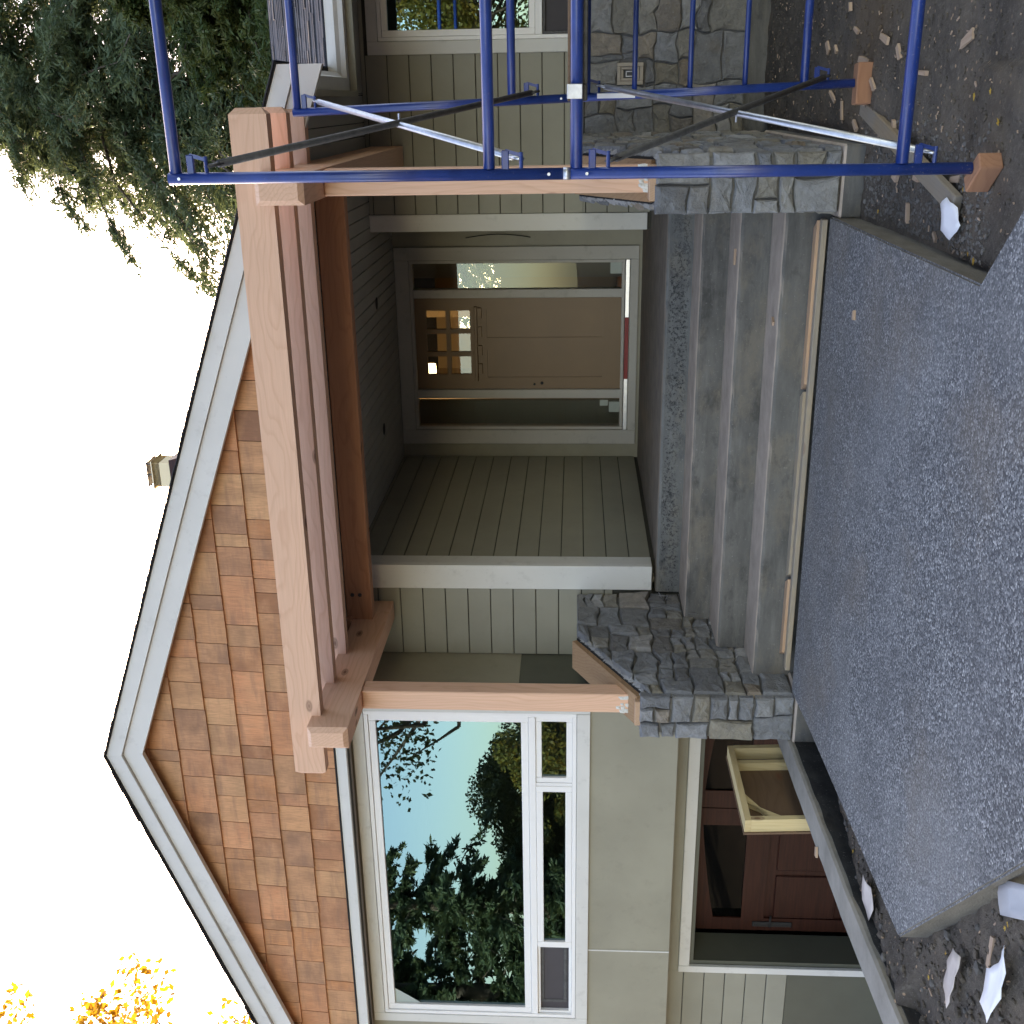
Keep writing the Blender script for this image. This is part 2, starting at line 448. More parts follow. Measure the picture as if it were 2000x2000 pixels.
# ------------------------------------------------------------------ mesh helpers
class MB:
    def __init__(s):
        s.v, s.f = [], []
    def add(s, v, f):
        k = len(s.v)
        s.v += [tuple(p) for p in v]
        s.f += [tuple(i + k for i in q) for q in f]
        return s
    def box(s, x0, x1, y0, y1, z0, z1):
        return s.add([(x0, y0, z0), (x1, y0, z0), (x1, y1, z0), (x0, y1, z0), (x0, y0, z1), (x1, y0, z1), (x1, y1, z1), (x0, y1, z1)],
                     [(0, 3, 2, 1), (4, 5, 6, 7), (0, 1, 5, 4), (1, 2, 6, 5), (2, 3, 7, 6), (3, 0, 4, 7)])
    def bbox(s, x0, x1, y0, y1, z0, z1, c=.006, seg=1):
        bm = bmesh.new()
        bmesh.ops.create_cube(bm, size=1)
        for v in bm.verts:
            v.co = Vector(((x0 + x1) / 2 + v.co.x * (x1 - x0), (y0 + y1) / 2 + v.co.y * (y1 - y0), (z0 + z1) / 2 + v.co.z * (z1 - z0)))
        bmesh.ops.bevel(bm, geom=list(bm.edges), offset=c, segments=seg, affect='EDGES')
        bm.verts.index_update()
        s.add([v.co[:] for v in bm.verts], [[v.index for v in f.verts] for f in bm.faces])
        bm.free()
        return s
    def beam(s, axis, a0, a1, b, c, ch=.03, ch0=True, ch1=True):
        """bar along axis from a0 to a1; b, c ranges on the other two axes in order; chamfered ends"""
        def ring(a, i):
            b0, b1, c0, c1 = b[0] + i, b[1] - i, c[0] + i, c[1] - i
            out = []
            for (p, q) in ((b0, c0), (b1, c0), (b1, c1), (b0, c1)):
                t = [p, q]
                t.insert(axis, a)
                out.append(tuple(t))
            return out
        st = []
        st.append((a0, ch if ch0 else 0.0))
        if ch0:
            st.append((a0 + ch, 0.0))
        if ch1:
            st.append((a1 - ch, 0.0))
        st.append((a1, ch if ch1 else 0.0))
        v, f = [], []
        for a, i in st:
            v += ring(a, i)
        for k in range(len(st) - 1):
            for j in range(4):
                f.append((k * 4 + j, k * 4 + (j + 1) % 4, k * 4 + 4 + (j + 1) % 4, k * 4 + 4 + j))
        f.append((3, 2, 1, 0))
        e = (len(st) - 1) * 4
        f.append((e, e + 1, e + 2, e + 3))
        return s.add(v, f)
    def tube(s, p0, p1, r, n=12, r1=None, caps=True, squash=None):
        p0, p1 = Vector(p0), Vector(p1)
        d = (p1 - p0).normalized()
        u = d.orthogonal().normalized()
        if squash:
            u = (Vector(squash) - d * d.dot(Vector(squash))).normalized()
        w2 = d.cross(u)
        r1 = r if r1 is None else r1
        v, f = [], []
        for p, rr in ((p0, r), (p1, r1)):
            for k in range(n):
                a = 2 * math.pi * k / n
                v.append(p + u * math.cos(a) * rr * (.45 if squash else 1) + w2 * math.sin(a) * rr)
        for k in range(n):
            f.append((k, (k + 1) % n, n + (k + 1) % n, n + k))
        if caps:
            f.append(tuple(range(n - 1, -1, -1)))
            f.append(tuple(range(n, 2 * n)))
        return s.add(v, f)
    def path(s, pts, r, n=6):
        for a, b in zip(pts[:-1], pts[1:]):
            s.tube(a, b, r, n)
        return s
    def prism(s, poly, fn, d0, d1):
        """poly of (s,t); fn(s,t,d)->xyz"""
        n = len(poly)
        v = [fn(a, b, d0) for a, b in poly] + [fn(a, b, d1) for a, b in poly]
        f = [tuple(range(n - 1, -1, -1)), tuple(range(n, 2 * n))]
        for k in range(n):
            f.append((k, (k + 1) % n, n + (k + 1) % n, n + k))
        return s.add(v, f)
    def build(s, name, mat, parent=None, smooth=False, fix=True):
        me = bpy.data.meshes.new(name)
        me.from_pydata(s.v, [], s.f)
        if fix:
            bm = bmesh.new()
            bm.from_mesh(me)
            bmesh.ops.recalc_face_normals(bm, faces=bm.faces)
            bm.to_mesh(me)
            bm.free()
        return link(name, me, mat, parent, smooth)

def link(name, me, mat, parent=None, smooth=False):
    if mat is not None:
        me.materials.append(M[mat] if isinstance(mat, str) else mat)
    if smooth:
        me.polygons.foreach_set('use_smooth', [True] * len(me.polygons))
    o = bpy.data.objects.new(name, me)
    COL.objects.link(o)
    if parent is not None:
        o.parent = parent
    return o

def tag(o, label=None, cat=None, group=None, kind=None):
    if label:
        o['label'] = label
    if cat:
        o['category'] = cat
    if group:
        o['group'] = group
    if kind:
        o['kind'] = kind
    return o

def thing(name, label, cat, group=None):
    o = bpy.data.objects.new(name, None)
    o.empty_display_size = .1
    COL.objects.link(o)
    return tag(o, label, cat, group)

def box(name, mat, parent, *d, c=0.0):
    m = MB()
    if c:
        m.bbox(*d, c=c)
    else:
        m.box(*d)
    return m.build(name, mat, parent, fix=bool(c))

def clip(poly, planes):
    """keep points with a*x+b*y<=c"""
    for a, b, c in planes:
        out = []
        for i in range(len(poly)):
            p, q = poly[i], poly[(i + 1) % len(poly)]
            dp, dq = a * p[0] + b * p[1] - c, a * q[0] + b * q[1] - c
            if dp <= 0:
                out.append(p)
            if (dp < 0 < dq) or (dq < 0 < dp):
                t = dp / (dp - dq)
                out.append((p[0] + (q[0] - p[0]) * t, p[1] + (q[1] - p[1]) * t))
        poly = out
        if len(poly) < 3:
            return []
    return poly

def area(p):
    return abs(sum(p[i][0] * p[(i + 1) % len(p)][1] - p[(i + 1) % len(p)][0] * p[i][1] for i in range(len(p)))) / 2

# ------------------------------------------------------------------ ground
SLAB = -1.41
def ground_h(x, y):
    n = noise.fractal(Vector((x * 1.1, y * 1.1, 3.0)), 1.0, 2.0, 4)
    f = noise.fractal(Vector((x * 9, y * 9, 1.0)), 1.0, 2.0, 3)
    z = -1.555 + .02 * n + .011 * f
    if -.9 < x < 3 and y > 4.8:
        z += .04 * min(1, (y - 4.8) / 1.2) * (1 if x > -.2 else .3)
    if -.62 < x < .1 and 3.75 < y < 4.7:
        z += .035 * min(1, (y - 3.75) / .25, (4.7 - y) / .25)
    if x < -2 and y < 4.3:
        z += .02 + .012 * f
        rut = math.sin((x * .7 + y * .9) * 9)
        z += .012 * rut
    if -4.1 < x < -3.4 and y > 3.8:
        t = min(1, max(0, (y - 4.6) / 1.5))
        z += .065 * (1 - t) * min(1, max(0, (-3.5 - x) / .25)) - .06 * t
    if x < -4.05 and y > 1.2 and y < 9:
        z = -3.2 + .01 * n
    elif x < -4.05 and y > -6 and y <= 1.2:
        z = -3.2 + (1.65 * (1.2 - y) / 7.2)
    return z
def axis_pts(lo, hi, a, b, step):
    fine = list(np.arange(a, b + 1e-6, step))
    left, right_ = [], []
    d, x = step, a
    while x > lo:
        d *= 1.45
        x -= d
        left.append(max(x, lo))
    d, x = step, b
    while x < hi:
        d *= 1.45
        x += d
        right_.append(min(x, hi))
    return left[::-1] + fine + right_
def ground():
    xs = axis_pts(-900, 900, -4.6, 1.6, .028)
    ys = axis_pts(-900, 900, 2.2, 9.6, .033)
    nx, ny = len(xs), len(ys)
    v = [(x, y, ground_h(x, y) if abs(x) < 60 and abs(y) < 60 else -1.56) for y in ys for x in xs]
    f = [(j * nx + i, j * nx + i + 1, (j + 1) * nx + i + 1, (j + 1) * nx + i) for j in range(ny - 1) for i in range(nx - 1)]
    me = bpy.data.meshes.new('ground')
    me.from_pydata(v, [], f)
    tag(link('ground', me, 'dirt', None, True), 'trampled brown dirt littered with chips around the house', None, kind='structure')
ground()

# exposed-aggregate walkway: bends towards the lower right of the house
slab_poly = [(-.64, 6.30), (-.632, 3.905), (3.6, -.35), (2.2, -1.9), (-1.55, 2.28), (-2.264, 2.861), (-3.424, 3.821), (-3.56, 5.66), (-3.62, 6.24), (-2.2, 6.27)]
def walkway():
    m = MB()
    bm = bmesh.new()
    vs = [bm.verts.new((x, y, SLAB)) for x, y in slab_poly]
    f = bm.faces.new(vs)
    ext = bmesh.ops.extrude_face_region(bm, geom=[f])
    for e in ext['geom']:
        if isinstance(e, bmesh.types.BMVert):
            e.co.z -= .17
    bmesh.ops.recalc_face_normals(bm, faces=bm.faces)
    top = [e for e in bm.edges if all(abs(v.co.z - SLAB) < 1e-5 for v in e.verts)]
    bmesh.ops.bevel(bm, geom=top, offset=.008, segments=2, affect='EDGES')
    me = bpy.data.meshes.new('walkway')
    bm.to_mesh(me)
    bm.free()
    tag(link('walkway', me, 'aggregate'), 'grey exposed aggregate concrete walkway in front of the steps', None, kind='structure')
walkway()

# ------------------------------------------------------------------ stones
def warp(x, y, amp, sd_):
    n = noise.noise_vector(Vector((x * 5.3 + sd_ * 7.1, y * 5.3 + sd_ * 3.3, sd_)))
    n2 = noise.noise_vector(Vector((x * 14 + sd_, y * 14, sd_ * 2.0)))
    return (x + amp * n[0] + amp * .35 * n2[0], y + amp * n[1] + amp * .35 * n2[1])
def cells(x0, y0, x1, y1, mw, mh, rnd):
    w_, h_ = x1 - x0, y1 - y0
    tw, th = mw * rnd.uniform(.65, 1.35), mh * rnd.uniform(.6, 1.35)
    if w_ <= tw * 1.25 and h_ <= th * 1.25:
        return [(x0, y0, x1, y1)]
    if h_ / th > w_ / tw:
        s_ = y0 + h_ * rnd.uniform(.38, .62)
        return cells(x0, y0, x1, s_, mw, mh, rnd) + cells(x0, s_, x1, y1, mw, mh, rnd)
    s_ = x0 + w_ * rnd.uniform(.36, .64)
    return cells(x0, y0, s_, y1, mw, mh, rnd) + cells(s_, y0, x1, y1, mw, mh, rnd)
def stones(parent, x0, y0, x1, y1, fn, mw, mh, seed, amp=.02, gap=.004, dep=.034, planes=(), holes=(), wedge=False):
    rnd = random.Random(seed)
    for (a, b, c, d) in cells(x0, y0, x1, y1, mw, mh, rnd):
        if any(a < h[2] and c > h[0] and b < h[3] and d > h[1] for h in holes):
            cs = []
            for h in holes:
                if a < h[2] and c > h[0] and b < h[3] and d > h[1]:
                    # keep the parts of the cell left and right of, above and below the box
                    if a < h[0]: cs.append((a, b, h[0], d))
                    if c > h[2]: cs.append((h[2], b, c, d))
                    if b < h[1]: cs.append((max(a, h[0]), b, min(c, h[2]), h[1]))
                    if d > h[3]: cs.append((max(a, h[0]), h[3], min(c, h[2]), d))
        else:
            cs = [(a, b, c, d)]
        for (a_, b_, c_, d_) in cs:
            poly = []
            ns = 4
            for (p, q) in (((a_, b_), (c_, b_)), ((c_, b_), (c_, d_)), ((c_, d_), (a_, d_)), ((a_, d_), (a_, b_))):
                for k in range(ns):
                    t = k / ns
                    x, y = p[0] + (q[0] - p[0]) * t, p[1] + (q[1] - p[1]) * t
                    on_rim = x - x0 < 1e-6 or x1 - x < 1e-6 or y - y0 < 1e-6 or y1 - y < 1e-6
                    wx, wy = warp(x, y, amp, seed)
                    poly.append((x if (x - x0 < 1e-6 or x1 - x < 1e-6) else wx, y if (y - y0 < 1e-6 or y1 - y < 1e-6) else wy))
            poly = clip(poly, planes)
            if len(poly) < 3 or area(poly) < .0007:
                continue
            cx = sum(p[0] for p in poly) / len(poly)
            cy = sum(p[1] for p in poly) / len(poly)
            def inset(g):
                out = []
                for (x, y) in poly:
                    dx, dy = cx - x, cy - y
                    L = math.hypot(dx, dy) or 1
                    k = min(.8, g / L)
                    out.append((x + dx * k, y + dy * k))
                return out
            g0 = gap * rnd.uniform(.6, 1.9)
            h = dep * rnd.uniform(.75, 1.3)
            tx, ty = rnd.uniform(-.07, .07), rnd.uniform(-.07, .07)
            v, f = [], []
            n = len(poly)
            rings = [(inset(g0), -.02), (inset(g0), h * .62), (inset(g0 + .008), h * .93), (inset(g0 + .03), h)]
            for ri, (ring, dd) in enumerate(rings):
                for (x, y) in ring:
                    jit = 0 if ri == 0 else (.011 if ri > 1 else .005) * noise.noise(Vector((x * 21, y * 21, seed + ri)))
                    v.append(fn(x, y, dd + jit + ((x - cx) * tx + (y - cy) * ty if ri > 1 else 0)))
            v.append(fn(cx, cy, h + rnd.uniform(-.003, .006)))
            for r in range(3):
                for k in range(n):
                    f.append((r * n + k, r * n + (k + 1) % n, (r + 1) * n + (k + 1) % n, (r + 1) * n + k))
            for k in range(n):
                f.append((3 * n + k, 3 * n + (k + 1) % n, 4 * n))
            m = MB()
            m.add(v, f)
            m.build('stone', 'stone', parent)

def pier(name, label, xa, xb, back, seed, side_sign, flat=.0):
    """wing wall beside the steps: front at y=6.2, sloped top rising to the house"""
    t = thing(name, label, 'stone pier', 'stone wing walls flanking the steps')
    yf = 6.2
    zt, zb = -.445, -1.43
    prof = [(yf + .03, zb), (yf + .03, zt), (yf + .12 + flat, zt), (7.07, -.03), (back, -.03), (back, zb)]
    m = MB()
    m.prism(prof, lambda s_, t_, d: (d, s_, t_), xa + .03, xb - .03)
    m.build('core', 'joint', t)
    sl_ = (-.03 - zt) / (7.07 - (yf + .12 + flat))
    pl = [(-sl_, 1.0, zt - sl_ * (yf + .12 + flat)), (0, 1, -.02)] if flat else [(-sl_, 1.0, zt - sl_ * (yf + .12)), (0, 1, -.02)]
    # side face towards +X
    stones(t, yf + .035, zb, back, -.005, lambda s_, t_, d: (xb - .034 + d, s_, t_), .25, .165, seed, .034, .006, .042, planes=pl)
    # front face
    stones(t, xa, zb, xb, zt + .015, lambda s_, t_, d: (s_, yf + .034 - d, t_), .19, .20, seed + 1, .024, .006, .042)
    # far side face
    stones(t, yf + .035, zb, back, -.005, lambda s_, t_, d: (xa + .034 - d, s_, t_), .2, .15, seed + 2, .015, planes=pl)
    # sloped timber plate on top, felt under it
    y0_, y1_ = yf + .05, 7.06
    n = Vector((0, -sl_, 1)).normalized()
    for (nm, mt, o0, o1, ins) in (('felt', 'black_felt', .002, .010, .035), ('top_plate', 'plate', .010, .046, .05)):
        mm = MB()
        pts = [(yf + .10 + flat, zt + sl_ * -.02), (7.07, -.03)]
        v = []
        for x in (xa + ins, xb - ins):
            for (y, z) in pts:
                for o_ in (o0, o1):
                    v.append((x, y + n[1] * o_, z + n[2] * o_))
        mm.add(v, [(0, 1, 3, 2), (4, 6, 7, 5), (0, 4, 5, 1), (2, 3, 7, 6), (1, 5, 7, 3), (0, 2, 6, 4)])
        mm.build(nm, mt, t)
    m = MB()
    m.bbox(xa + .07, xb - .07, yf + .04, yf + .15 + flat, zt - .01, zt + .042, c=.004)
    m.build('blocking', 'fir_end', t)
    # mortar squeezed out along the stone edge
    mm = MB()
    rr = random.Random(seed + 9)
    for sx in (xa + .03, xb - .03):
        y = yf + .06
        while y < 7.05:
            z = zt + max(0, (y - yf - .12 - flat)) * sl_
            q = rr.uniform(.010, .030)
            v = [(sx + rr.uniform(-.02, .02), y + rr.uniform(-.02, .02), z + rr.uniform(-.012, .03)) for _ in range(5)]
            v = [(sx - q, y - q * rr.uniform(.5, 1.6), z - .025), (sx + q, y - q * rr.uniform(.5, 1.6), z - .025), (sx + q, y + q * rr.uniform(.5, 1.6), z - .01), (sx - q, y + q * rr.uniform(.5, 1.6), z - .01), (sx + rr.uniform(-.01, .01), y, z + rr.uniform(.002, .018))]
            mm.add(v, [(0, 1, 4), (1, 2, 4), (2, 3, 4), (3, 0, 4), (3, 2, 1, 0)])
            y += rr.uniform(.012, .035)
    tag(mm.build('mortar', 'mortar', t), kind='stuff')
    # concrete footing
    box('footing', 'concrete', t, xa - .03, xb + .03, yf - .015, back - .5, -1.72, zb - .002, c=.012)
    return t
pier('stone_pier', 'grey stone wing wall with sloped wood top between steps and basement doors', -3.965, -3.645, 7.755, 11, 1)
pier('stone_pier', 'grey stone wing wall behind the blue scaffold at the right end of the steps', -.612, -.284, 9.36, 31, 1, flat=.14)

# ------------------------------------------------------------------ steps
st = thing('entry_steps', 'raw concrete entry steps with dusty treads leading up to the porch', 'steps')
XL, XR = -3.64, -.615
STEP = [(-.635, 7.79, 10.62), (-.822, 7.325, 7.788), (-1.005, 6.88, 7.323), (-1.197, 6.485, 6.878)]
def step_mesh(z, y0, y1, low):
    """slightly uneven front edge: poured against rough forms"""
    xs = np.linspace(XL, XR, 60)
    v, f = [], []
    for i, x in enumerate(xs):
        j = .006 * noise.noise(Vector((x * 3.1, z * 9, 1))) + .004 * noise.noise(Vector((x * 17, z * 9, 5)))
        k = .004 * noise.noise(Vector((x * 7, z * 9, 9)))
        v += [(x, y0 + j * .3, low), (x, y0 + j, z - .022), (x, y0 + .008 + j, z - .006 + k), (x, y0 + .024 + j * 1.6, z + k * .4), (x, y1, z), (x, y1, low)]
    for i in range(len(xs) - 1):
        a, b = i * 6, i * 6 + 6
        for q in range(5):
            f.append((a + q, b + q, b + q + 1, a + q + 1))
    f.append((0, 1, 2, 3, 4, 5))
    e = (len(xs) - 1) * 6
    f.append((e + 5, e + 4, e + 3, e + 2, e + 1, e))
    m = MB()
    m.add(v, f)
    return m
step_mesh(*STEP[0], -1.7).build('landing', 'concrete_pitted', st)
for s_ in STEP[1:]:
    step_mesh(*s_, -1.7).build('step', 'concrete', st)

# lumber left lying along the foot of the steps
fb = thing('form_board', 'long pale form board laid along the foot of the steps', 'board')
MB().bbox(-3.52, -.66, 6.335, 6.395, -1.409, -1.378, c=.003).build('plank', 'weathered_x', fb)
def mitred(name, label, x0, x1, mat, z=-1.362):
    m = MB()
    m.prism([(x0, 6.398), (x1, 6.398), (x1 - .05, 6.475), (x0 - .05, 6.475)], lambda a, b, d: (a, b, d), -1.409, z)
    return tag(m.build(name, mat), label, 'board', 'mitred form boards at the foot of the steps')
mitred('mitred_board', 'reddish mitred form board at the scaffold end of the lowest riser', -1.62, -.67, 'pinkwood_x')
mitred('mitred_board', 'grey weathered mitred form board midway along the lowest riser', -2.86, -1.665, 'weathered_x')
mitred('mitred_board', 'orange mitred form board near the stone pier by the basement doors', -3.42, -2.895, 'pinkwood_x')

# ------------------------------------------------------------------ the house
house = thing('house', 'olive sided house under construction with cedar shingled gable and recessed porch', 'house')
def sub(name, mb, mat, parent=house, smooth=False):
    return mb.build(name, mat, parent, smooth)

# -- gable: shingled wall at y = 7.0
RX, RZ, SLR, SLL = -4.62, 3.546, .366, .345        # rake line on y = 6.90
def zrake(x):
    return RZ - (SLR * (x - RX) if x > RX else SLL * (RX - x))
gw = MB()
GY = 7.0
k = GY / 6.9
gp = [(-9.9, 1.73), (.12, 1.73), (.12, zrake(.12) - .02), (RX, RZ - .02), (-9.9, zrake(-9.9) - .02)]
gw.prism(gp, lambda a, b, d: (a, d, b), GY + .004, GY + .10)
gable = sub('gable_wall', gw, 'siding_back')
planes = [(SLR, 1.0, RZ + SLR * RX - .05), (-SLL, 1.0, RZ - SLL * RX - .05)]
rnd = random.Random(4)
CZ = [1.823, 2.065, 2.305, 2.547, 2.785, 3.033, 3.277, 3.52]
for ci, z0 in enumerate(CZ[:-1]):
    x = -9.3 + rnd.uniform(0, .2)
    while x < .1:
        wd = rnd.choice([.11, .14, .17, .2, .22, .25, .29, .33, .37]) * rnd.uniform(.9, 1.1)
        dz = rnd.uniform(-.003, .003)
        hb = CZ[ci + 1] - z0 + .03
        poly = [(x + .0025, z0 + dz), (x + wd - .0025, z0 + dz), (x + wd - .0025, z0 + hb), (x + .0025, z0 + hb)]
        poly = clip(poly, planes)
        if len(poly) >= 3 and area(poly) > .0004:
            but = .021 + rnd.uniform(0, .004)
            def fn(a, b, d, z0=z0, hb=hb, but=but):
                t = (b - z0) / hb
                th = but * (1 - t) + .003 * t
                return (a, GY - (th if d > 0 else -.002), b)
            MB().prism(poly, fn, 0, 1).build('shingle', 'cedar', gable)
        x += wd
# frieze under the shingles with its soffit, drip edge
frz = MB().bbox(-9.9, -4.05, GY - .035, GY + .003, 1.724, 1.806, c=.003)
sub('frieze_board', frz, 'trim')
box('drip_edge', 'black_felt', house, -9.9, -4.05, GY - .045, GY - .001, 1.809, 1.819)
box('soffit', 'trim_grey', house, -9.9, -4.05, GY + .006, 7.30, 1.732, 1.75)

# -- rake boards (two steps), roof sheets
def rake(name, y0, y1, o0, o1, mat):
    for (xe, sgn) in ((.214, 1), (-9.7, -1)):
        m = MB()
        p = [(RX, RZ - o0), (xe, zrake(xe) - o0), (xe, zrake(xe) - o1), (RX, RZ - o1)]
        m.prism(p, lambda a, b, d: (a, d, b), y0, y1)
        m.build(name, mat, house)
rake('rake_trim', 6.862, 6.90, 0.0, .115, 'rake')
rake('rake_board', 6.888, 6.93, .118, .268, 'rake')
for (xe, sgn) in ((.225, 1), (-9.75, -1)):
    m = MB()
    p = [(RX, RZ + .002), (xe, zrake(xe) + .002), (xe, zrake(xe) + .008), (RX, RZ + .008)]
    m.prism(p, lambda a, b, d: (a, d, b), 6.85, 15.2)
    m.build('roof_deck', 'dark', house)
    # overlapping asphalt courses: the bumpy edge against the sky
    m = MB()
    L = math.hypot(xe - RX, zrake(xe) - RZ)
    ux, uz = (xe - RX) / L, (zrake(xe) - RZ) / L
    nx, nz = (-uz, ux) if sgn > 0 else (uz, -ux)
    s_ = L + .01
    rr = random.Random(3)
    while s_ > .05:
        e = max(0, s_ - .19)
        def P(s2, o_, y):
            return (RX + ux * s2 + nx * o_, y, RZ + .008 + uz * s2 + nz * o_)
        y0 = 6.835 + rr.uniform(-.012, .006)
        v = [P(s_, .004, y0), P(e, .001, y0), P(e, .006, y0), P(s_, .007 + rr.uniform(0, .006), y0), P(s_, .004, 15.2), P(e, .001, 15.2), P(e, .006, 15.2), P(s_, .021, 15.2)]
        m.add(v, [(0, 1, 2, 3), (7, 6, 5, 4), (0, 4, 5, 1), (3, 2, 6, 7), (0, 3, 7, 4), (1, 5, 6, 2)])
        s_ -= .142
    tag(m.build('roof_shingles', 'roof', house), kind='stuff')
# rake soffit between rake board and shingles
for (xe, sgn) in ((.21, 1), (-9.7, -1)):
    m = MB()
    p = [(RX, RZ - .03), (xe, zrake(xe) - .03), (xe, zrake(xe) - .06), (RX, RZ - .06)]
    m.prism(p, lambda a, b, d: (a, d, b), 6.932, 7.01)
    m.build('rake_soffit', 'trim_grey', house)

# -- eave gutter on the right of the gable, meeting the wing's gutter
def gutter(name, pts, z, side):
    """K-style trough extruded along a horizontal line; side = outward normal"""
    prof = [(0, 0), (.085, 0), (.095, .035), (.122, .06), (.122, .125), (.110, .125), (.110, .068), (.085, .045), (.075, .012), (.01, .012), (.01, .125), (0, .125)]
    m = MB()
    (x0, y0, mit0), (x1, y1, mit1) = pts
    ux, uy = x1 - x0, y1 - y0
    L = math.hypot(ux, uy)
    ux, uy = ux / L, uy / L
    v = []
    for (x, y, mi) in pts:
        for (o_, h) in prof:
            v.append((x + side[0] * o_ + ux * o_ * mi, y + side[1] * o_ + uy * o_ * mi, z + h))
    n = len(prof)
    f = [tuple(range(n)), tuple(range(2 * n - 1, n - 1, -1))]
    for i in range(n):
        f.append((i, n + i, n + (i + 1) % n, (i + 1) % n))
    m.add(v, f)
    return m.build(name, 'gutter', house)
gutter('gutter', [(.075, 6.96, 0), (.075, 8.42, -1)], 1.652, (1, 0))
gutter('gutter', [(.075, 8.42, 1), (7.5, 8.42, 0)], 1.652, (0, -1))
box('eave_fascia', 'panel', house, .035, .073, 6.96, 8.46, 1.60, 1.772)
box('eave_fascia', 'panel', house, .074, 7.5, 8.422, 8.46, 1.60, 1.772)
box('soffit', 'ceiling', house, .06, 7.5, 8.462, 9.45, 1.752, 1.768)
# wing roof
WS = .375
m = MB()
m.prism([(8.32, 1.785), (11.8, 1.785 + WS * 3.48), (15.3, 1.785), (15.3, 1.772), (11.8, 1.772 + WS * 3.48), (8.32, 1.772)], lambda a, b, d: (d, a, b), -4.5, 7.6)
m.build('roof_deck', 'dark', house)
m = MB()
yy = 8.29
rr = random.Random(8)
while yy < 11.8:
    z0 = 1.788 + WS * (yy - 8.32)
    z1 = 1.788 + WS * (min(yy + .17, 11.85) - 8.32)
    x = -4.2
    while x < 7.6:
        wd = rr.uniform(.16, .42)
        th = rr.choice([.012, .016, .022])
        dy = rr.uniform(0, .012)
        v = [(x, yy + dy, z0 + .002), (x + wd, yy + dy, z0 + .002), (x + wd, yy + .17, z1 + .001), (x, yy + .17, z1 + .001), (x, yy + dy, z0 + th), (x + wd, yy + dy, z0 + th), (x + wd, yy + .17, z1 + .005), (x, yy + .17, z1 + .005)]
        m.add(v, [(0, 3, 2, 1), (4, 5, 6, 7), (0, 1, 5, 4), (2, 3, 7, 6), (0, 4, 7, 3), (1, 2, 6, 5)])
        x += wd
    yy += .132
tag(m.build('roof_shingles', 'roof', house, fix=False), kind='stuff')

# -- walls: dark backing with openings + separate siding boards
def backing(parent_name, y0, y1, x0, x1, z0, z1, openings, mat='siding_back'):
    m = MB()
    xs = sorted({x0, x1, *[o[0] for o in openings], *[o[1] for o in openings]})
    zs = sorted({z0, z1, *[o[2] for o in openings], *[o[3] for o in openings]})
    for a, b in zip(xs[:-1], xs[1:]):
        for c, d in zip(zs[:-1], zs[1:]):
            mx, mz = (a + b) / 2, (c + d) / 2
            if any(o[0] < mx < o[1] and o[2] < mz < o[3] for o in openings):
                continue
            m.box(a, b, y0, y1, c, d)
    return m.build(parent_name, mat, house)
def boards(parent, y, x0, x1, z0, z1, zref, exp_, openings=(), mat='siding', th=.016):
    """flush boards with a shadow gap; split round the openings"""
    kk = math.floor((z0 - zref) / exp_)
    z = zref + kk * exp_
    while z < z1:
        a, b = max(z + .0035, z0), min(z + exp_ - .0035, z1)
        if b - a > .012:
            spans = [(x0, x1)]
            for o in openings:
                if o[2] < (a + b) / 2 < o[3]:
                    ns = []
                    for s_ in spans:
                        if o[0] > s_[0]: ns.append((s_[0], min(o[0], s_[1])))
                        if o[1] < s_[1]: ns.append((max(o[1], s_[0]), s_[1]))
                    spans = [q for q in ns if q[1] - q[0] > .02]
            for s_ in spans:
                MB().bbox(s_[0], s_[1], y - th, y - .001, a, b, c=.0025).build('board', mat, parent)
        z += exp_
# facade left of the porch (y = 7.78)
wl = backing('siding_wall', 7.78, 7.90, -4.2, -3.43, -1.4, 1.755, [(-3.66, -3.43, -1.4, -.61)])
boards(wl, 7.78, -4.19, -3.605, -.30, 1.75, .661, .1797)
# porch side wall (x = -3.417)
m = MB()
m.box(-3.55, -3.433, 7.95, 10.7, -.66, 1.76)
wr = m.build('porch_side_wall', 'siding_back', house)
z = -.074 - .18 * 3
while z < 1.75:
    a, b = max(z + .0035, -.60), min(z + .18 - .0035, 1.752)
    if b - a > .02:
        MB().bbox(-3.432, -3.417, 7.935, 10.555, a, b, c=.0025).build('board', 'siding', wr)
    z += .18
# corner boards
MB().bbox(-3.605, -3.405, 7.742, 7.777, -.602, 1.752, c=.003).build('corner_board', 'trim', house)
MB().bbox(-3.432, -3.405, 7.780, 7.932, -.602, 1.752, c=.003).build('corner_board', 'trim', house)
# bay with the big window: front y = 7.17, underside z = -.80
BY = 7.17
OPW = (-7.375, -4.372, -.025, 1.615)
bay = backing('bay_wall', BY, BY + .14, -9.9, -4.21, -.80, 1.732, [OPW], 'panel')
m = MB()
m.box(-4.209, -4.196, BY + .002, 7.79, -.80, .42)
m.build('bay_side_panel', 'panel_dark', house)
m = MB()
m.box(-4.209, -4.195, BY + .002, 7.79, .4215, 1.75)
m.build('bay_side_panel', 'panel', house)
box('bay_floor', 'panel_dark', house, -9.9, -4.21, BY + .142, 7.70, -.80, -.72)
box('panel_joint', 'trim', house, -6.652, -6.640, BY - .004, BY - .001, -.80, -.13)
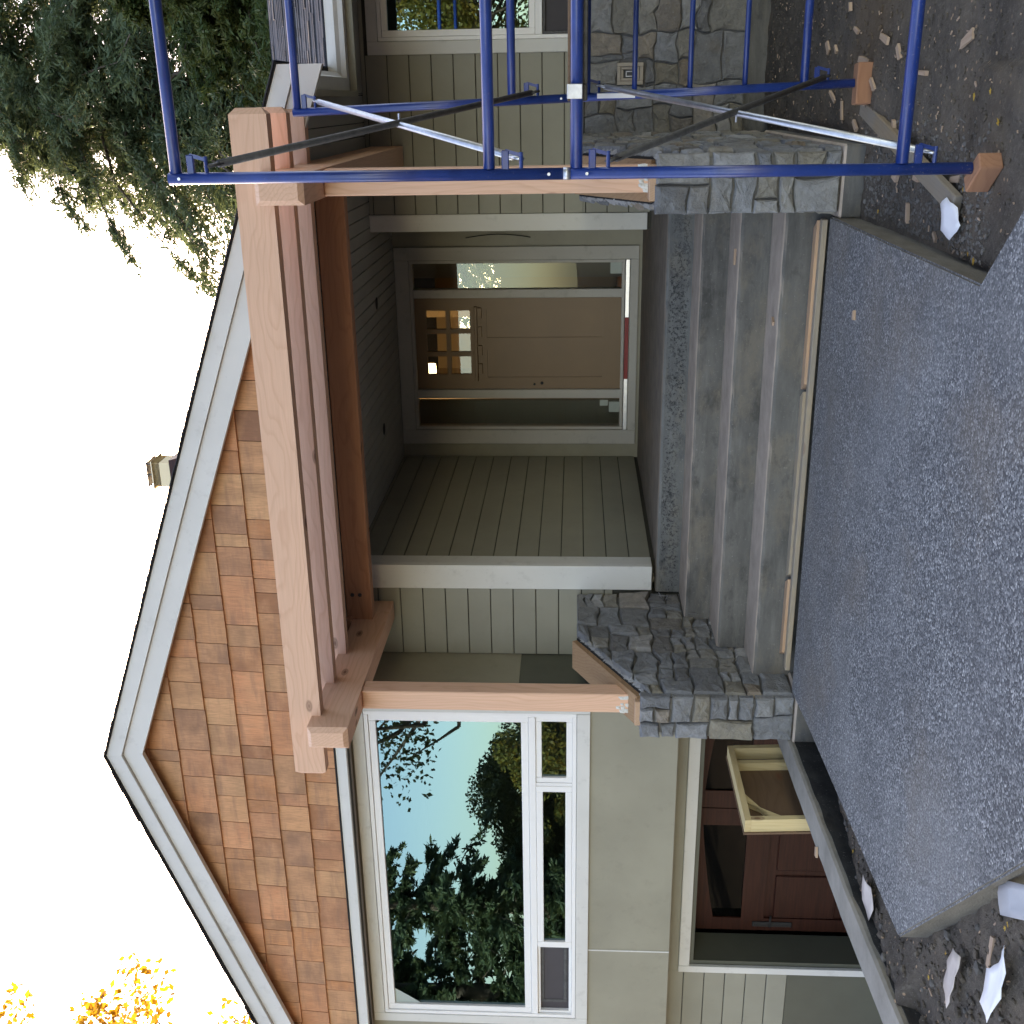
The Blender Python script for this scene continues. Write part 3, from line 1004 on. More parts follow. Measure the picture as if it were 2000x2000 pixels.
# painted trim round the big window
tw = .085
for (a, b, c, d) in ((-7.462, OPW[0] - .002, -.128, 1.712), (OPW[1] + .002, -4.24, -.128, 1.712), (OPW[0], OPW[1], -.128, OPW[2] - .003), (OPW[0], OPW[1], OPW[3] + .003, 1.712)):
    MB().bbox(a, b, BY - .024, BY - .001, c, d, c=.003).build('window_trim', 'trim', house)
def frame_ring(m, x0, x1, z0, z1, wd, y0, y1):
    m.bbox(x0, x0 + wd, y0, y1, z0, z1, c=.003)
    m.bbox(x1 - wd, x1, y0, y1, z0, z1, c=.003)
    m.bbox(x0 + wd + .0005, x1 - wd - .0005, y0 + .0007, y1 - .0007, z0, z0 + wd, c=.003)
    m.bbox(x0 + wd + .0005, x1 - wd - .0005, y0 + .0007, y1 - .0007, z1 - wd, z1, c=.003)
    return m
fr = frame_ring(MB(), OPW[0], OPW[1], OPW[2], OPW[3], .032, BY - .018, BY + .07)
fr.bbox(OPW[0] + .033, OPW[1] - .033, BY - .016, BY + .068, .290, .345, c=.004)
win = fr.build('window', 'vinyl', house)
frame_ring(MB(), OPW[0] + .034, OPW[1] - .034, .347, OPW[3] - .034, .055, BY - .006, BY + .05).build('sash', 'vinyl', win)
def pane(parent, x0, x1, z0, z1, y, mat='glass', name='pane'):
    m = MB()
    m.add([(x0, y, z0), (x1, y, z0), (x1, y, z1), (x0, y, z1)], [(0, 1, 2, 3)])
    return m.build(name, mat, parent, fix=False)
pane(win, -7.288, -4.46, .40, 1.528, BY + .02)
frame_ring(MB(), -5.000, -4.406, .008, .289, .045, BY - .004, BY + .045).build('sash', 'vinyl', win)
pane(win, -4.957, -4.45, .05, .246, BY + .02)
frame_ring(MB(), -6.612, -5.028, .008, .289, .052, BY - .016, BY + .03).build('sash', 'vinyl', win)
box('sash_joint', 'vinyl', win, -5.0275, -5.0005, BY - .01, BY + .05, .008, .289)
pane(win, -6.562, -5.078, .058, .238, BY + .008)
frame_ring(MB(), -7.341, -6.614, .008, .289, .022, BY + .004, BY + .05).build('sash', 'vinyl', win)
box('insect_screen', 'screen', win, -7.318, -6.637, BY + .035, BY + .037, .03, .268)
frame_ring(MB(), -7.25, -6.637, .045, .268, .03, BY + .028, BY + .034).build('screen_frame', 'galv_dull', win)
# paper corner sticker on the glass
m = MB()
m.add([(-7.286, BY + .014, 1.524), (-7.13, BY + .014, 1.524), (-7.286, BY + .014, 1.30)], [(0, 1, 2)])
m.build('corner_sticker', 'sticker', win)

# basement front under the bay (y = 7.53)
OPB = (-7.097, -4.55, -3.2, -1.02)
wb = backing('basement_wall', 7.53, 7.68, -10.5, -4.0, -3.3, -.72, [OPB])
boards(wb, 7.53, -10.4, -7.165, -1.869, -.80, -1.334, .18)
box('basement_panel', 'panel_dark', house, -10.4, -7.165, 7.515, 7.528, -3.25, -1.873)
boards(wb, 7.53, -7.165, -4.05, -.925, -.80, -1.334, .18)
MB().bbox(-7.165, -7.099, 7.495, 7.528, -3.2, -.925, c=.003).build('door_trim', 'trim', house)
MB().bbox(-7.097, -4.05, 7.497, 7.528, -1.018, -.926, c=.003).build('door_trim', 'trim', house)
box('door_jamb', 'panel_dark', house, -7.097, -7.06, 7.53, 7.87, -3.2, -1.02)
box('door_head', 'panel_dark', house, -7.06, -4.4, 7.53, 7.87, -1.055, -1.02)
# arched-glass double doors
DY = 7.86
for (xa, xb, inner, nm) in ((-6.995, -5.705, 1, 'a'), (-5.695, -4.42, -1, 'b')):
    leaf = box('basement_door', 'mahogany', house, xa, xb, DY + .012, DY + .05, -3.2, -1.055)
    def arch(x):
        t = abs(x + 5.70) / 1.3
        return -1.115 - .16 * t ** 1.5
    gx0, gx1 = (xa + .13, xb - .17) if inner > 0 else (xa + .17, xb - .13)
    n = 8
    pts = [(gx0 + (gx1 - gx0) * i / n) for i in range(n + 1)]
    # rails and stiles round the glass
    m = MB()
    m.box(xa, gx0, DY - .012, DY + .011, -3.2, -1.056)
    m.box(gx1, xb, DY - .012, DY + .011, -3.2, -1.056)
    for i in range(n):
        a, b = pts[i], pts[i + 1]
        m.prism([(a, arch(a)), (b, arch(b)), (b, -1.056), (a, -1.056)], lambda p, q, d: (p, d, q), DY - .012, DY + .011)
    m.box(gx0, gx1, DY - .012, DY + .011, -1.70, -1.50)
    m.build('stiles', 'mahogany', leaf)
    m = MB()
    m.prism([(gx0, -1.50)] + [(gx1, -1.50)] + [(p, arch(p)) for p in pts[::-1]], lambda p, q, d: (p, d, q), DY + .004, DY + .009)
    m.build('pane', 'glass_dark', leaf)
    for i in range(2):
        a = gx0 + (gx1 - gx0) * (i * .52)
        b = a + (gx1 - gx0) * .46
        for (z0, z1) in ((-2.32, -1.78), (-3.0, -2.42)):
            MB().bbox(a, b, DY - .002, DY + .0115, z0, z1, c=.009).build('door_panel', 'mahogany', leaf)
    if inner > 0:
        hm = MB()
        hm.bbox(xa + .05, xa + .10, DY - .03, DY - .0125, -1.95, -1.60, c=.006)
        hm.tube((xa + .075, DY - .05, -1.75), (xa + .20, DY - .06, -1.75), .009)
        hm.build('handle', 'wire', leaf)
box('basement_threshold', 'concrete', house, -7.1, -4.2, 7.3, 7.9, -3.3, -3.19)

# -- entry wall at the back of the porch (y = 10.5735)
EY = 10.5735
OPD = (-3.135, -1.446, -.52, 1.612)
ew = backing('entry_wall', EY, EY + .14, -3.45, -.9, -.66, 1.80, [OPD], 'panel')
for (a, b, c, d) in ((-3.283, -3.138, -.604, 1.75), (-1.443, -1.318, -.604, 1.75), (-3.137, -1.444, 1.614, 1.75), (-3.137, -1.444, -.604, -.523)):
    MB().bbox(a, b, EY - .028, EY - .002, c, d, c=.003).build('door_trim', 'trim_grey', house)
fm = frame_ring(MB(), OPD[0], OPD[1], -.475, OPD[3], .03, EY - .012, EY + .10)
fm.bbox(-2.812, -2.722, EY - .010, EY + .10, -.474, 1.581, c=.003)
fm.bbox(-1.808, -1.726, EY - .010, EY + .10, -.474, 1.581, c=.003)
efr = fm.build('entry_frame', 'trim_grey', house)
pane(efr, -3.105, -2.812, -.445, 1.582, EY + .04, 'glass_door')
pane(efr, -1.726, -1.476, -.445, 1.582, EY + .04, 'glass_door')
for (a, b, c, d) in ((-1.588, -1.478, -.45, -.335), (-2.965, -2.86, -.45, -.34), (-2.90, -2.84, -.33, -.25)):
    box('sticker', 'sticker', efr, a, b, EY + .034, EY + .036, c, d)
MB().bbox(OPD[0], OPD[1], EY - .03, EY + .10, -.519, -.478, c=.004).build('threshold', 'alu', house)
box('threshold_wrap', 'red', house, -2.61, -2.0, EY - .036, EY - .031, -.517, -.479)
# door leaf with six lights, shelf and two panels
DX0, DX1, DZ0, DZ1 = -2.718, -1.812, -.472, 1.578
px = [(-2.568, -2.388), (-2.342, -2.160), (-2.116, -1.932)]
pz = [(1.034, 1.232), (1.274, 1.468)]
dm = MB()
y0, y1 = EY + .012, EY + .055
xs = [DX0] + [q for p in px for q in p] + [DX1]
for i in range(len(xs) - 1):
    a, b = xs[i], xs[i + 1]
    if i % 2 == 0:
        dm.box(a, b, y0, y1, 1.034, 1.468)
    else:
        dm.box(a, b, y0, y1, 1.232, 1.274)
dm.box(DX0, DX1, y0, y1, 1.468, DZ1)
dm.box(DX0, DX1, y0, y1, .87, 1.034)
dm.box(DX0, DX1, y0, y1, DZ0, -.27)
dm.box(DX0, -2.60, y0, y1, -.27, .87)
dm.box(-1.925, DX1, y0, y1, -.27, .87)
dm.box(-2.32, -2.20, y0, y1, -.27, .87)
door = dm.build('entry_door', 'door', house)
for a, b in ((-2.60, -2.32), (-2.20, -1.925)):
    box('door_panel', 'door', door, a, b, EY + .024, EY + .05, -.27, .87)
for a, b in px:
    for c, d in pz:
        pane(door, a, b, c, d, EY + .035, 'glass_door')
MB().bbox(-2.635, -1.89, EY - .022, EY + .011, .962, .992, c=.004).build('door_shelf', 'door', door)
for i in range(4):
    x = -2.56 + i * .185
    MB().bbox(x, x + .10, EY - .008, EY + .0115, .918, .9615, c=.003).build('dentil', 'door', door)
box('door_gap', 'dark', house, DX0 - .003, DX1 + .003, EY + .06, EY + .065, DZ0, DZ1 - .6 + 0 * .1) if False else None
m = MB()
m.tube((-2.672, EY + .02, .405), (-2.672, EY + .006, .405), .012)
m.build('lock_bore', 'dark', door)
m = MB()
m.tube((-2.66, EY + .02, .33), (-2.66, EY + .006, .33), .016)
m.build('lock_bore', 'dark', door)
# doorbell wire poking out of the wall
pts = [(-1.235 + .035 * math.sin(t * 3.1), EY - .012 - .03 * math.sin(t * 3.1), 1.05 - .62 * t) for t in np.linspace(0, 1, 9)]
MB().path(pts, .0045).build('loose_wire', 'wire', house)

# right side of the recess + wing wall (y = 9.45)
WY = 9.45
box('porch_side_wall', 'panel', house, -1.045, -.93, 9.47, 10.7, -.66, 1.76)
OPR = (.447, 2.3, -.55, 1.597)
ww = backing('siding_wall', WY, WY + .12, -1.05, 7.5, -1.8, 1.78, [OPR])
boards(ww, WY, -.905, 7.45, -.06, 1.75, .277, .1797, [(.345, 2.4, -.65, 1.687)])
boards(ww, WY, -.905, -.62, -.62, -.061, .277, .1797)
MB().bbox(-1.047, -.908, WY - .03, WY - .002, -.60, 1.752, c=.003).build('corner_board', 'trim', house)
for (a, b, c, d) in ((.345, .445, -.1, 1.687), (2.302, 2.40, -.1, 1.687), (.4455, 2.3015, 1.599, 1.687)):
    MB().bbox(a, b, WY - .028, WY - .002, c, d, c=.003).build('window_trim', 'trim', house)
fr = frame_ring(MB(), OPR[0], OPR[1], OPR[2], OPR[3], .03, WY - .02, WY + .08)
fr.bbox(OPR[0] + .031, OPR[1] - .031, WY - .018, WY + .078, .275, .33, c=.003)
win2 = fr.build('window', 'vinyl', house)
frame_ring(MB(), OPR[0] + .032, OPR[1] - .032, .332, OPR[3] - .032, .048, WY - .008, WY + .05).build('sash', 'vinyl', win2)
pane(win2, .525, 2.22, .385, 1.52, WY + .02)
frame_ring(MB(), OPR[0] + .032, OPR[1] - .032, OPR[2] + .03, .273, .022, WY + .005, WY + .05).build('sash', 'galv_dull', win2)
box('insect_screen', 'screen', win2, .50, 2.25, WY + .03, WY + .032, -.50, .25)
# stone veneer below the window, concrete base
sw = backing('stone_wall', WY - .075, WY - .001, -.30, 7.5, -1.34, -.07, [], 'joint')
stones(sw, -.29, -1.335, 1.6, -.06, lambda s_, t_, d: (s_, WY - .07 - d, t_), .29, .25, 55, .045, .005, .03, holes=[(.085, -.535, .255, -.32)])
stones(sw, 1.6, -1.335, 5.0, -.06, lambda s_, t_, d: (s_, WY - .07 - d, t_), .34, .27, 56, .035, .005, .03)
box('ledge', 'ledge', house, -.28, 7.5, WY - .12, WY - .02, -.058, -.04)
box('foundation', 'concrete', house, -.28, 7.5, WY - .05, WY - .001, -1.9, -1.342)
# outdoor socket box
ob = frame_ring(MB(), .088, .252, -.53, -.323, .028, WY - .125, WY - .07).build('socket_box', 'beige_plastic', house)
frame_ring(MB(), .118, .222, -.50, -.353, .02, WY - .112, WY - .07).build('inner_frame', 'beige_plastic', ob)
box('socket_hole', 'dark', ob, .139, .201, WY - .074, WY - .0705, -.479, -.374)
frame_ring(MB(), .148, .192, -.462, -.392, .008, WY - .10, WY - .075).build('socket', 'white_plastic', ob)

# -- porch ceiling boards, running towards the house
cl = box('porch_ceiling', 'siding_back', house, -4.2, .10, 7.11, 10.57, 1.768, 1.80)
x = -3.42
kx = 0
while x < .055:
    yb = 10.545 if x < -1.05 else WY - .005
    MB().bbox(x + .003, min(x + .105, .058) - .003, 7.105, yb, 1.752, 1.767, c=.003).build('board', 'ceiling', cl)
    x += .105
MB().bbox(-4.19, -3.43, 7.105, 7.74, 1.752, 1.767, c=.003).build('board', 'ceiling', cl)
for (hx, hy) in ((-1.668, 9.51), (-2.819, 9.505)):
    m = MB()
    m.tube((hx, hy, 1.7515), (hx, hy, 1.7495), .055, 20)
    m.build('light_hole', 'dark', house)

# -- inside: enclosing walls, a warm hallway behind the entry
box('back_wall', 'room', house, -9.9, -3.0, 15.0, 15.1, -3.3, 3.4)
box('back_wall', 'room', house, -1.9, 7.5, 15.0, 15.1, -1.6, 3.4)
box('back_wall', 'room', house, -3.0, -1.9, 15.0, 15.1, -1.6, 1.0)
box('back_wall', 'room', house, -3.0, -1.9, 15.0, 15.1, 1.62, 3.4)
box('side_wall', 'room', house, -10.0, -9.9, 7.2, 15.1, -3.3, 2.2)
box('side_wall', 'room', house, 7.5, 7.6, 9.45, 15.1, -1.6, 3.4)
box('room_wall', 'room', house, -9.9, -3.6, 11.2, 11.25, -.72, 3.2)
box('room_wall', 'room', house, -3.60, -3.56, 7.9, 15.0, -.72, 2.9)
box('room_wall', 'room', house, -.7, -.66, 9.6, 15.0, -.72, 2.6)
box('room_wall', 'room', house, .0, 7.5, 12.2, 12.25, -.72, 2.6)
box('hall_wall', 'beige', house, -3.555, -3.53, 10.72, 15.0, -.55, 2.2)
box('hall_wall', 'beige', house, -.735, -.705, 10.72, 15.0, -.55, 2.2)
box('hall_wall', 'beige', house, -3.53, -2.98, 14.9, 14.98, -.55, 2.2)
box('hall_wall', 'beige', house, -1.92, -.735, 14.9, 14.98, -.55, 2.2)
box('hall_wall', 'beige', house, -2.98, -1.92, 14.9, 14.98, -.55, 1.02)
box('hall_wall', 'beige', house, -2.98, -1.92, 14.9, 14.98, 1.60, 2.2)
box('hall_partition', 'beige', house, -2.62, -2.5, 13.9, 14.85, -.55, 2.2)
box('sidelight_blocker', 'room', house, -3.52, -2.985, 11.15, 11.2, -.55, 2.2)  # added dark partition, keeps the lit hall out of the left sidelight
box('sidelight_blocker', 'room', house, -1.70, -.74, 11.15, 11.2, -.55, .83)  # added partition pair; gap between them stands in for a pale sky reflection
box('sidelight_blocker', 'room', house, -1.70, -.74, 11.15, 11.2, 1.2, 2.2)
box('hall_floor', 'plate', house, -9.9, 7.5, 10.72, 15.0, -.60, -.55)
box('hall_ceiling', 'beige', house, -3.53, -.735, 10.72, 15.0, 2.2, 2.25)
box('room_floor', 'plate', house, -9.9, -4.22, 7.32, 11.2, -.715, -.68)
box('basement_back', 'dark', house, -9.9, -4.0, 8.6, 8.65, -3.2, -.8)
box('room_ceiling', 'room', house, -9.9, -3.6, 7.12, 11.2, 1.81, 1.85)
m = MB()
m.tube((-3.15, 13.0, 1.72), (-3.15, 13.0, 1.98), .13, 20)
lampo = m.build('hall_lamp', 'lamp_glow', house)
m = MB()
m.tube((-3.15, 13.0, 1.98), (-3.15, 13.0, 2.2), .012, 8)
m.build('lamp_stem', 'bolt', house)
hl = bpy.data.lights.new('hall_lamp_light', 'POINT')
hl.energy = 2.6
hl.color = (1, .78, .50)
hl.shadow_soft_size = .12
ho = bpy.data.objects.new('hall_lamp_light', hl)
ho.location = (-3.15, 13.0, 1.62)
COL.objects.link(ho)

# ------------------------------------------------------------------ timber porch frame
tf = thing('timber_porch_frame', 'pink fir pergola frame of three long beams on two posts over the steps', 'timber frame')
for y in (6.03, 6.45, 6.87):
    MB().beam(0, -4.19, -.022, (y, y + .088), (1.64, 1.845), .032).build('beam', 'fir_x', tf)
MB().beam(1, 5.87, 7.762, (-3.882, -3.728), (1.438, 1.70), .028, True, False).build('bracket', 'fir_y', tf)
MB().beam(1, 5.87, 9.43, (-.512, -.352), (1.438, 1.70), .028, True, False).build('bracket', 'fir_y', tf)
for (a, b, zb) in ((-3.878, -3.738, -.372), (-.505, -.358, -.42)):
    MB().bbox(a, b, 6.37, 6.512, zb, 1.436, c=.007).build('post', 'fir_z', tf)
for (a, b, zb) in ((-3.878, -3.738, -.372), (-.505, -.358, -.42)):
    rr = random.Random(int(a * -100))
    m = MB()
    for k_ in range(16):
        x_ = a + (b - a) * rr.random()
        z_ = zb + .035 + rr.uniform(-.03, .045)
        q = rr.uniform(.006, .016)
        m.add([(x_ - q, 6.369, z_ - q), (x_ + q, 6.369, z_ - q * .6), (x_ + q * .7, 6.369, z_ + q * 1.4), (x_ - q * .8, 6.369, z_ + q), (x_, 6.369 - .006, z_)], [(0, 1, 4), (1, 2, 4), (2, 3, 4), (3, 0, 4)])
    tag(m.build('sealant', 'trim', tf), kind='stuff')
hd = MB().bbox(-3.76, -.44, 7.43, 7.535, 1.547, 1.745, c=.005).build('header', 'fir_red', tf)
for zz in (1.69, 1.632):
    m = MB()
    m.tube((-3.52, 7.436, zz), (-3.52, 7.422, zz), .016, 6)
    m.build('bolt', 'bolt', hd)
MB().bbox(-3.90, -3.70, 7.36, 7.428, 1.702, 1.748, c=.004).build('blocking', 'fir_red', tf)

# ------------------------------------------------------------------ scaffold
sc = thing('scaffold', 'blue tubular scaffold tower with grey cross braces standing before the right wing', 'scaffold')
TR = .0215
def lean(x, z):         # the rear frames lean a little
    return x - .0335 * (z + 1.43)
def tubep(name, a, b, r=TR, mat='blue', n=16):
    return MB().tube(a, b, r, n).build(name, mat, sc, True)
def smooth_sharp(o):
    return o
AY, BYS = 4.2, 6.1
XA0, XA1 = -.262, 1.262
for (z0, z1) in ((-1.43, .028), (.042, 1.535)):
    for x in (XA0, XA1):
        tubep('leg', (x, AY, z0), (x, AY, z1))
for z in (-.001, -1.18):
    tubep('transom', (XA0 + .02, AY, z), (XA1 - .02, AY, z), .0225)
for z in (1.507, .322):
    tubep('transom', (XA0 + .02, AY, z), (XA1 - .02, AY, z))
XB0, XB1 = .047, 1.57
for (z0, z1) in ((-1.43, -.022), (.012, 1.51)):
    for x in (XB0, XB1):
        tubep('leg', (lean(x, z0), BYS, z0), (lean(x, z1), BYS, z1))
for z, r in ((-.052, TR), (-.302, .0135), (-.589, .0135), (-.871, .0135), (-1.174, TR), (1.487, TR), (.340, TR)):
    tubep('transom', (lean(XB0, z) + .018, BYS, z), (lean(XB1, z) - .018, BYS, z), r)
for (x, y, z) in ((XA0, AY, .035), (XA1, AY, .035), (lean(XB0, -.005), BYS, -.005), (lean(XB1, -.005), BYS, -.005)):
    tubep('coupling_pin', (x, y, z - .03), (x, y, z + .025), .0195, 'galv')
    tubep('coupling_collar', (x, y, z - .014), (x, y, z + .012), .0225, 'galv')
def lock(x, y, z, up):
    """gravity lock: arm, pin and flip latch"""
    m = MB()
    m.bbox(x + .012, x + .085, y - .010, y + .010, z + .045, z + .072, c=.003)
    m.add([(x + .078, y - .006, z + .066), (x + .090, y - .006, z + .056), (x + .072, y - .006, z - .006), (x + .060, y - .006, z - .002), (x + .078, y + .006, z + .066), (x + .090, y + .006, z + .056), (x + .072, y + .006, z - .006), (x + .060, y + .006, z - .002)],
          [(0, 1, 2, 3), (7, 6, 5, 4), (0, 4, 5, 1), (1, 5, 6, 2), (2, 6, 7, 3), (3, 7, 4, 0)])
    m.tube((x + .01, y, z), (x + .078, y, z), .0075, 8)
    return m.build('brace_lock', 'blue', sc)
def brace(a, b, mat):
    a, b = Vector(a), Vector(b)
    m = MB()
    d = (b - a).normalized()
    m.tube(a + d * .06, b - d * .06, .0145, 10)
    m.tube(a, a + d * .075, .016, 10, squash=(1, 0, 0))
    m.tube(b - d * .075, b, .016, 10, squash=(1, 0, 0))
    return m.build('cross_brace', mat, sc, True)
ZB = [(1.388, .203), (-.118, -1.295)]
for (zt, zb) in ZB:
    for (xf, far) in ((XA0, 0), (XA1, 1)):
        for z in (zt, zb):
            lock(xf, AY, z, 1)
            lock(lean(XB0 + (XB1 - XB0) * far, z), BYS, z, 1)
        f0 = xf + .042
        g0 = XB0 + (XB1 - XB0) * far + .042
        first, second = ('galv_dull', 'galv')
        brace((f0, AY, zt), (lean(g0, zb), BYS, zb), first)
        brace((f0 + .012, AY, zb), (lean(g0, zt) + .012, BYS, zt), second)
        mid = Vector(((f0 + lean(g0, 0)) / 2 + .006, (AY + BYS) / 2, (zt + zb) / 2))
        m = MB()
        m.tube(mid - Vector((.03, 0, 0)), mid + Vector((.03, 0, 0)), .005, 8)
        m.build('brace_rivet', 'galv', sc)
box('warning_label', 'label', sc, lean(XB0, -.2) - .012, lean(XB0, -.2) + .012, BYS - .0235, BYS - .0215, -.305, -.108)
# pins and rivet heads on the posts
for (x, y, z) in ((XA0, AY, 1.49), (XA0, AY, .10), (XA0, AY, -.04), (lean(XB0, .08), BYS, .08)):
    m = MB()
    m.tube((x, y - .026, z), (x, y - .018, z), .006, 8)
    m.build('rivet', 'galv', sc)
# deck panel hooked between the frames
dk = thing('scaffold_deck', 'plywood topped aluminium deck panel hooked onto the scaffold at eye level', 'deck panel')
MB().bbox(-.012, .045, AY + .03, BYS - .03, -.040, .020, c=.004).build('side_rail', 'galv_dull', dk)
MB().bbox(.56, .615, AY + .03, BYS - .03, -.040, .020, c=.004).build('side_rail', 'galv_dull', dk)
MB().bbox(-.012, .62, AY + .03, BYS - .03, .0205, .032, c=.002).build('plywood', 'ply', dk)
m = MB()
m.bbox(.0455, .5595, AY + .03, AY + .06, -.04, .0195, c=.003)
m.build('end_rail', 'galv_dull', dk)
for x in (-.004, .56):
    m = MB()
    m.bbox(x, x + .05, AY - .028, AY + .029, .0235, .034, c=.002)
    m.bbox(x, x + .05, AY - .034, AY - .0285, -.022, .034, c=.002)
    m.build('hook', 'galv', dk)

# blocks under the scaffold legs
def lumber(name, label, p, size, rz, mat, cat='block', grp=None, rx=0.0):
    m = MB()
    m.bbox(-size[0] / 2, size[0] / 2, -size[1] / 2, size[1] / 2, 0, size[2], c=.005)
    o = m.build(name, mat)
    o.location = p
    o.rotation_euler = (rx, 0, rz)
    return tag(o, label, cat, grp)
lumber('wood_block', 'orange wood block under the nearer scaffold leg', (-.278, 4.195, -1.515), (.155, .065, .084), math.radians(128), 'block', grp='blocks under the scaffold legs')
lumber('wood_block', 'reddish brick sized wood block under the farther scaffold leg', (.043, 6.09, -1.515), (.20, .095, .084), math.radians(4), 'block', grp='blocks under the scaffold legs')
lumber('wood_block', 'wood block under the scaffold leg outside the view', (1.262, 4.2, -1.535), (.30, .135, .104), math.radians(20), 'block', grp='blocks under the scaffold legs')
pa, pb = Vector((-.07, 6.22)), Vector((-.43, 4.56))
lumber('old_plank', 'weathered grey plank lying diagonally on the dirt behind the scaffold leg', ((pa.x + pb.x) / 2, (pa.y + pb.y) / 2, -1.535), (.085, (pb - pa).length, .036), math.atan2(-(pb - pa).x, (pb - pa).y), 'weathered_y', 'plank')

# ------------------------------------------------------------------ retaining wall beside the basement entry
rw_ = thing('retaining_wall', 'low concrete retaining wall with black coating between walkway and basement doors', 'wall')
def wall_pt(y, off):
    t = (y - 3.8) / 2.8
    base = -3.80 - .20 * max(-.6, t)
    return base - off
m, mt = MB(), MB()
ys = np.linspace(1.4, 7.5, 70)
v, f, v2 = [], [], []
for y in ys:
    j = .003 * noise.noise(Vector((y * 4, 0, 0))) + .005 * noise.noise(Vector((y * 19, 2, 0)))
    z = -1.41 - .02 * max(0, (4.6 - y)) + .002 * noise.noise(Vector((y * 7, 5, 0)))
    xa, xb = wall_pt(y, .185) + j, wall_pt(y, 0) + j
    v += [(xa, y, -3.3), (xa, y, z), (xb - .01, y, z), (xb, y, z - .015), (xb, y, -2.0)]
    b = .035 + .012 * noise.noise(Vector((y * 6, 7, 0)))
    v2 += [(xb + .006, y, z - b), (xb + .006, y, -2.0), (xb - .03, y, -2.0), (xb - .03, y, z - b)]
for i in range(len(ys) - 1):
    a, b = i * 5, i * 5 + 5
    for q in range(4):
        f.append((a + q, b + q, b + q + 1, a + q + 1))
m.add(v, f)
m.build('wall', 'concrete_light', rw_)
f2 = []
for i in range(len(ys) - 1):
    a, b = i * 4, i * 4 + 4
    for q in range(4):
        f2.append((a + q, b + q, b + (q + 1) % 4, a + (q + 1) % 4))
mt.add(v2, f2)
mt.build('coating', 'tar', rw_)
tag(box('basement_court', 'concrete', None, -14, -4.25, 1.3, 7.52, -3.3, -3.185), 'sunken concrete court in front of the basement doors', None, kind='structure')

# plywood form leaning behind the wall
fm_ = thing('plywood_form', 'framed plywood panel with diagonal brace leaning behind the retaining wall', 'panel')
def fx(y, z, d):        # leans a little
    return (-4.30 - d - .02 * (z + 1.09), y - .035 * (z + 1.09) * 1.0, z)
def fbox(name, mat, y0, y1, z0, z1, d0, d1):
    m = MB()
    v = [fx(y, z, d) for d in (d0, d1) for (y, z) in ((y0, z0), (y1, z0), (y1, z1), (y0, z1))]
    m.add(v, [(0, 1, 2, 3), (7, 6, 5, 4), (0, 4, 5, 1), (1, 5, 6, 2), (2, 6, 7, 3), (3, 7, 4, 0)])
    return m.build(name, mat, fm_)
fbox('back_sheet', 'ply', 5.79, 6.66, -3.17, -1.085, .092, .106)
fbox('frame_top', 'pine_y', 5.80, 6.65, -1.13, -1.09, .002, .091)
fbox('frame_stile', 'pine_z', 5.80, 5.84, -3.16, -1.131, .0, .091)
fbox('frame_stile', 'pine_z', 6.61, 6.65, -3.16, -1.131, .0, .091)
fbox('frame_stile', 'pine_z', 6.47, 6.51, -3.16, -1.131, .03, .091)
m = MB()
v = [fx(y, z, d) for d in (.05, .091) for (y, z) in ((5.845, -1.42), (5.845, -1.30), (6.16, -1.135), (6.06, -1.135))]
m.add(v, [(0, 1, 2, 3), (7, 6, 5, 4), (0, 4, 5, 1), (1, 5, 6, 2), (2, 6, 7, 3), (3, 7, 4, 0)])
m.build('diagonal_brace', 'pine_z', fm_)

# ------------------------------------------------------------------ litter
def sheet(name, label, pts, z, mat, cat, seed=1, curl=.02, grp=None):
    """torn sheet: outline fan with lifted edges and real thickness"""
    rr = random.Random(seed)
    cx, cy = sum(p[0] for p in pts) / len(pts), sum(p[1] for p in pts) / len(pts)
    ring = []
    for i, p in enumerate(pts):
        q = pts[(i + 1) % len(pts)]
        for t in (0, .33, .66):
            ring.append((p[0] + (q[0] - p[0]) * t + rr.uniform(-.004, .004), p[1] + (q[1] - p[1]) * t + rr.uniform(-.004, .004)))
    n = len(ring)
    v, f = [], []
    for th in (0, .0015):
        for k, s_ in enumerate((1.0, .55)):
            for (x, y) in ring:
                zz = z + .022 + th + (curl * (.5 + .5 * noise.noise(Vector((x * 11, y * 11, seed)))) if k == 0 else curl * .35)
                v.append((cx + (x - cx) * s_, cy + (y - cy) * s_, zz))
        v.append((cx, cy, z + .022 + th + curl * .3))
    B = 2 * n + 1
    for b in (0, B):
        for k in range(n):
            f.append((b + k, b + (k + 1) % n, b + n + (k + 1) % n, b + n + k))
            f.append((b + n + k, b + n + (k + 1) % n, b + 2 * n))
    for k in range(n):
        f.append((k, (k + 1) % n, B + (k + 1) % n, B + k))
    m = MB()
    m.add(v, f)
    return tag(m.build(name, mat, None, True), label, cat, grp)
sheet('paper_scrap', 'white heart shaped paper scrap on the dirt beside the walkway and plank', [(-.43, 4.70), (-.40, 4.62), (-.43, 4.50), (-.49, 4.42), (-.555, 4.53), (-.53, 4.66)], -1.525, 'paper', 'paper')
sheet('paper_sheet', 'large torn printed paper sheet on the dirt at the walkway corner', [(-3.13, 3.07), (-2.96, 3.02), (-2.84, 3.01), (-2.74, 3.03), (-2.86, 3.08), (-2.94, 3.13), (-3.10, 3.14)], -1.525, 'paper', 'paper', 5, .03)
sheet('paper_strip', 'small soiled white paper strip on the dirt near the walkway corner', [(-3.40, 3.40), (-3.26, 3.37), (-3.10, 3.36), (-3.12, 3.43), (-3.22, 3.47), (-3.34, 3.46)], -1.52, 'card', 'paper', 6, .03)
sheet('cardboard_scrap', 'crumpled pale cardboard scrap between retaining wall and walkway', [(-3.83, 4.38), (-3.72, 4.33), (-3.66, 4.42), (-3.68, 4.54), (-3.78, 4.55)], -1.50, 'card', 'cardboard', 8, .03)
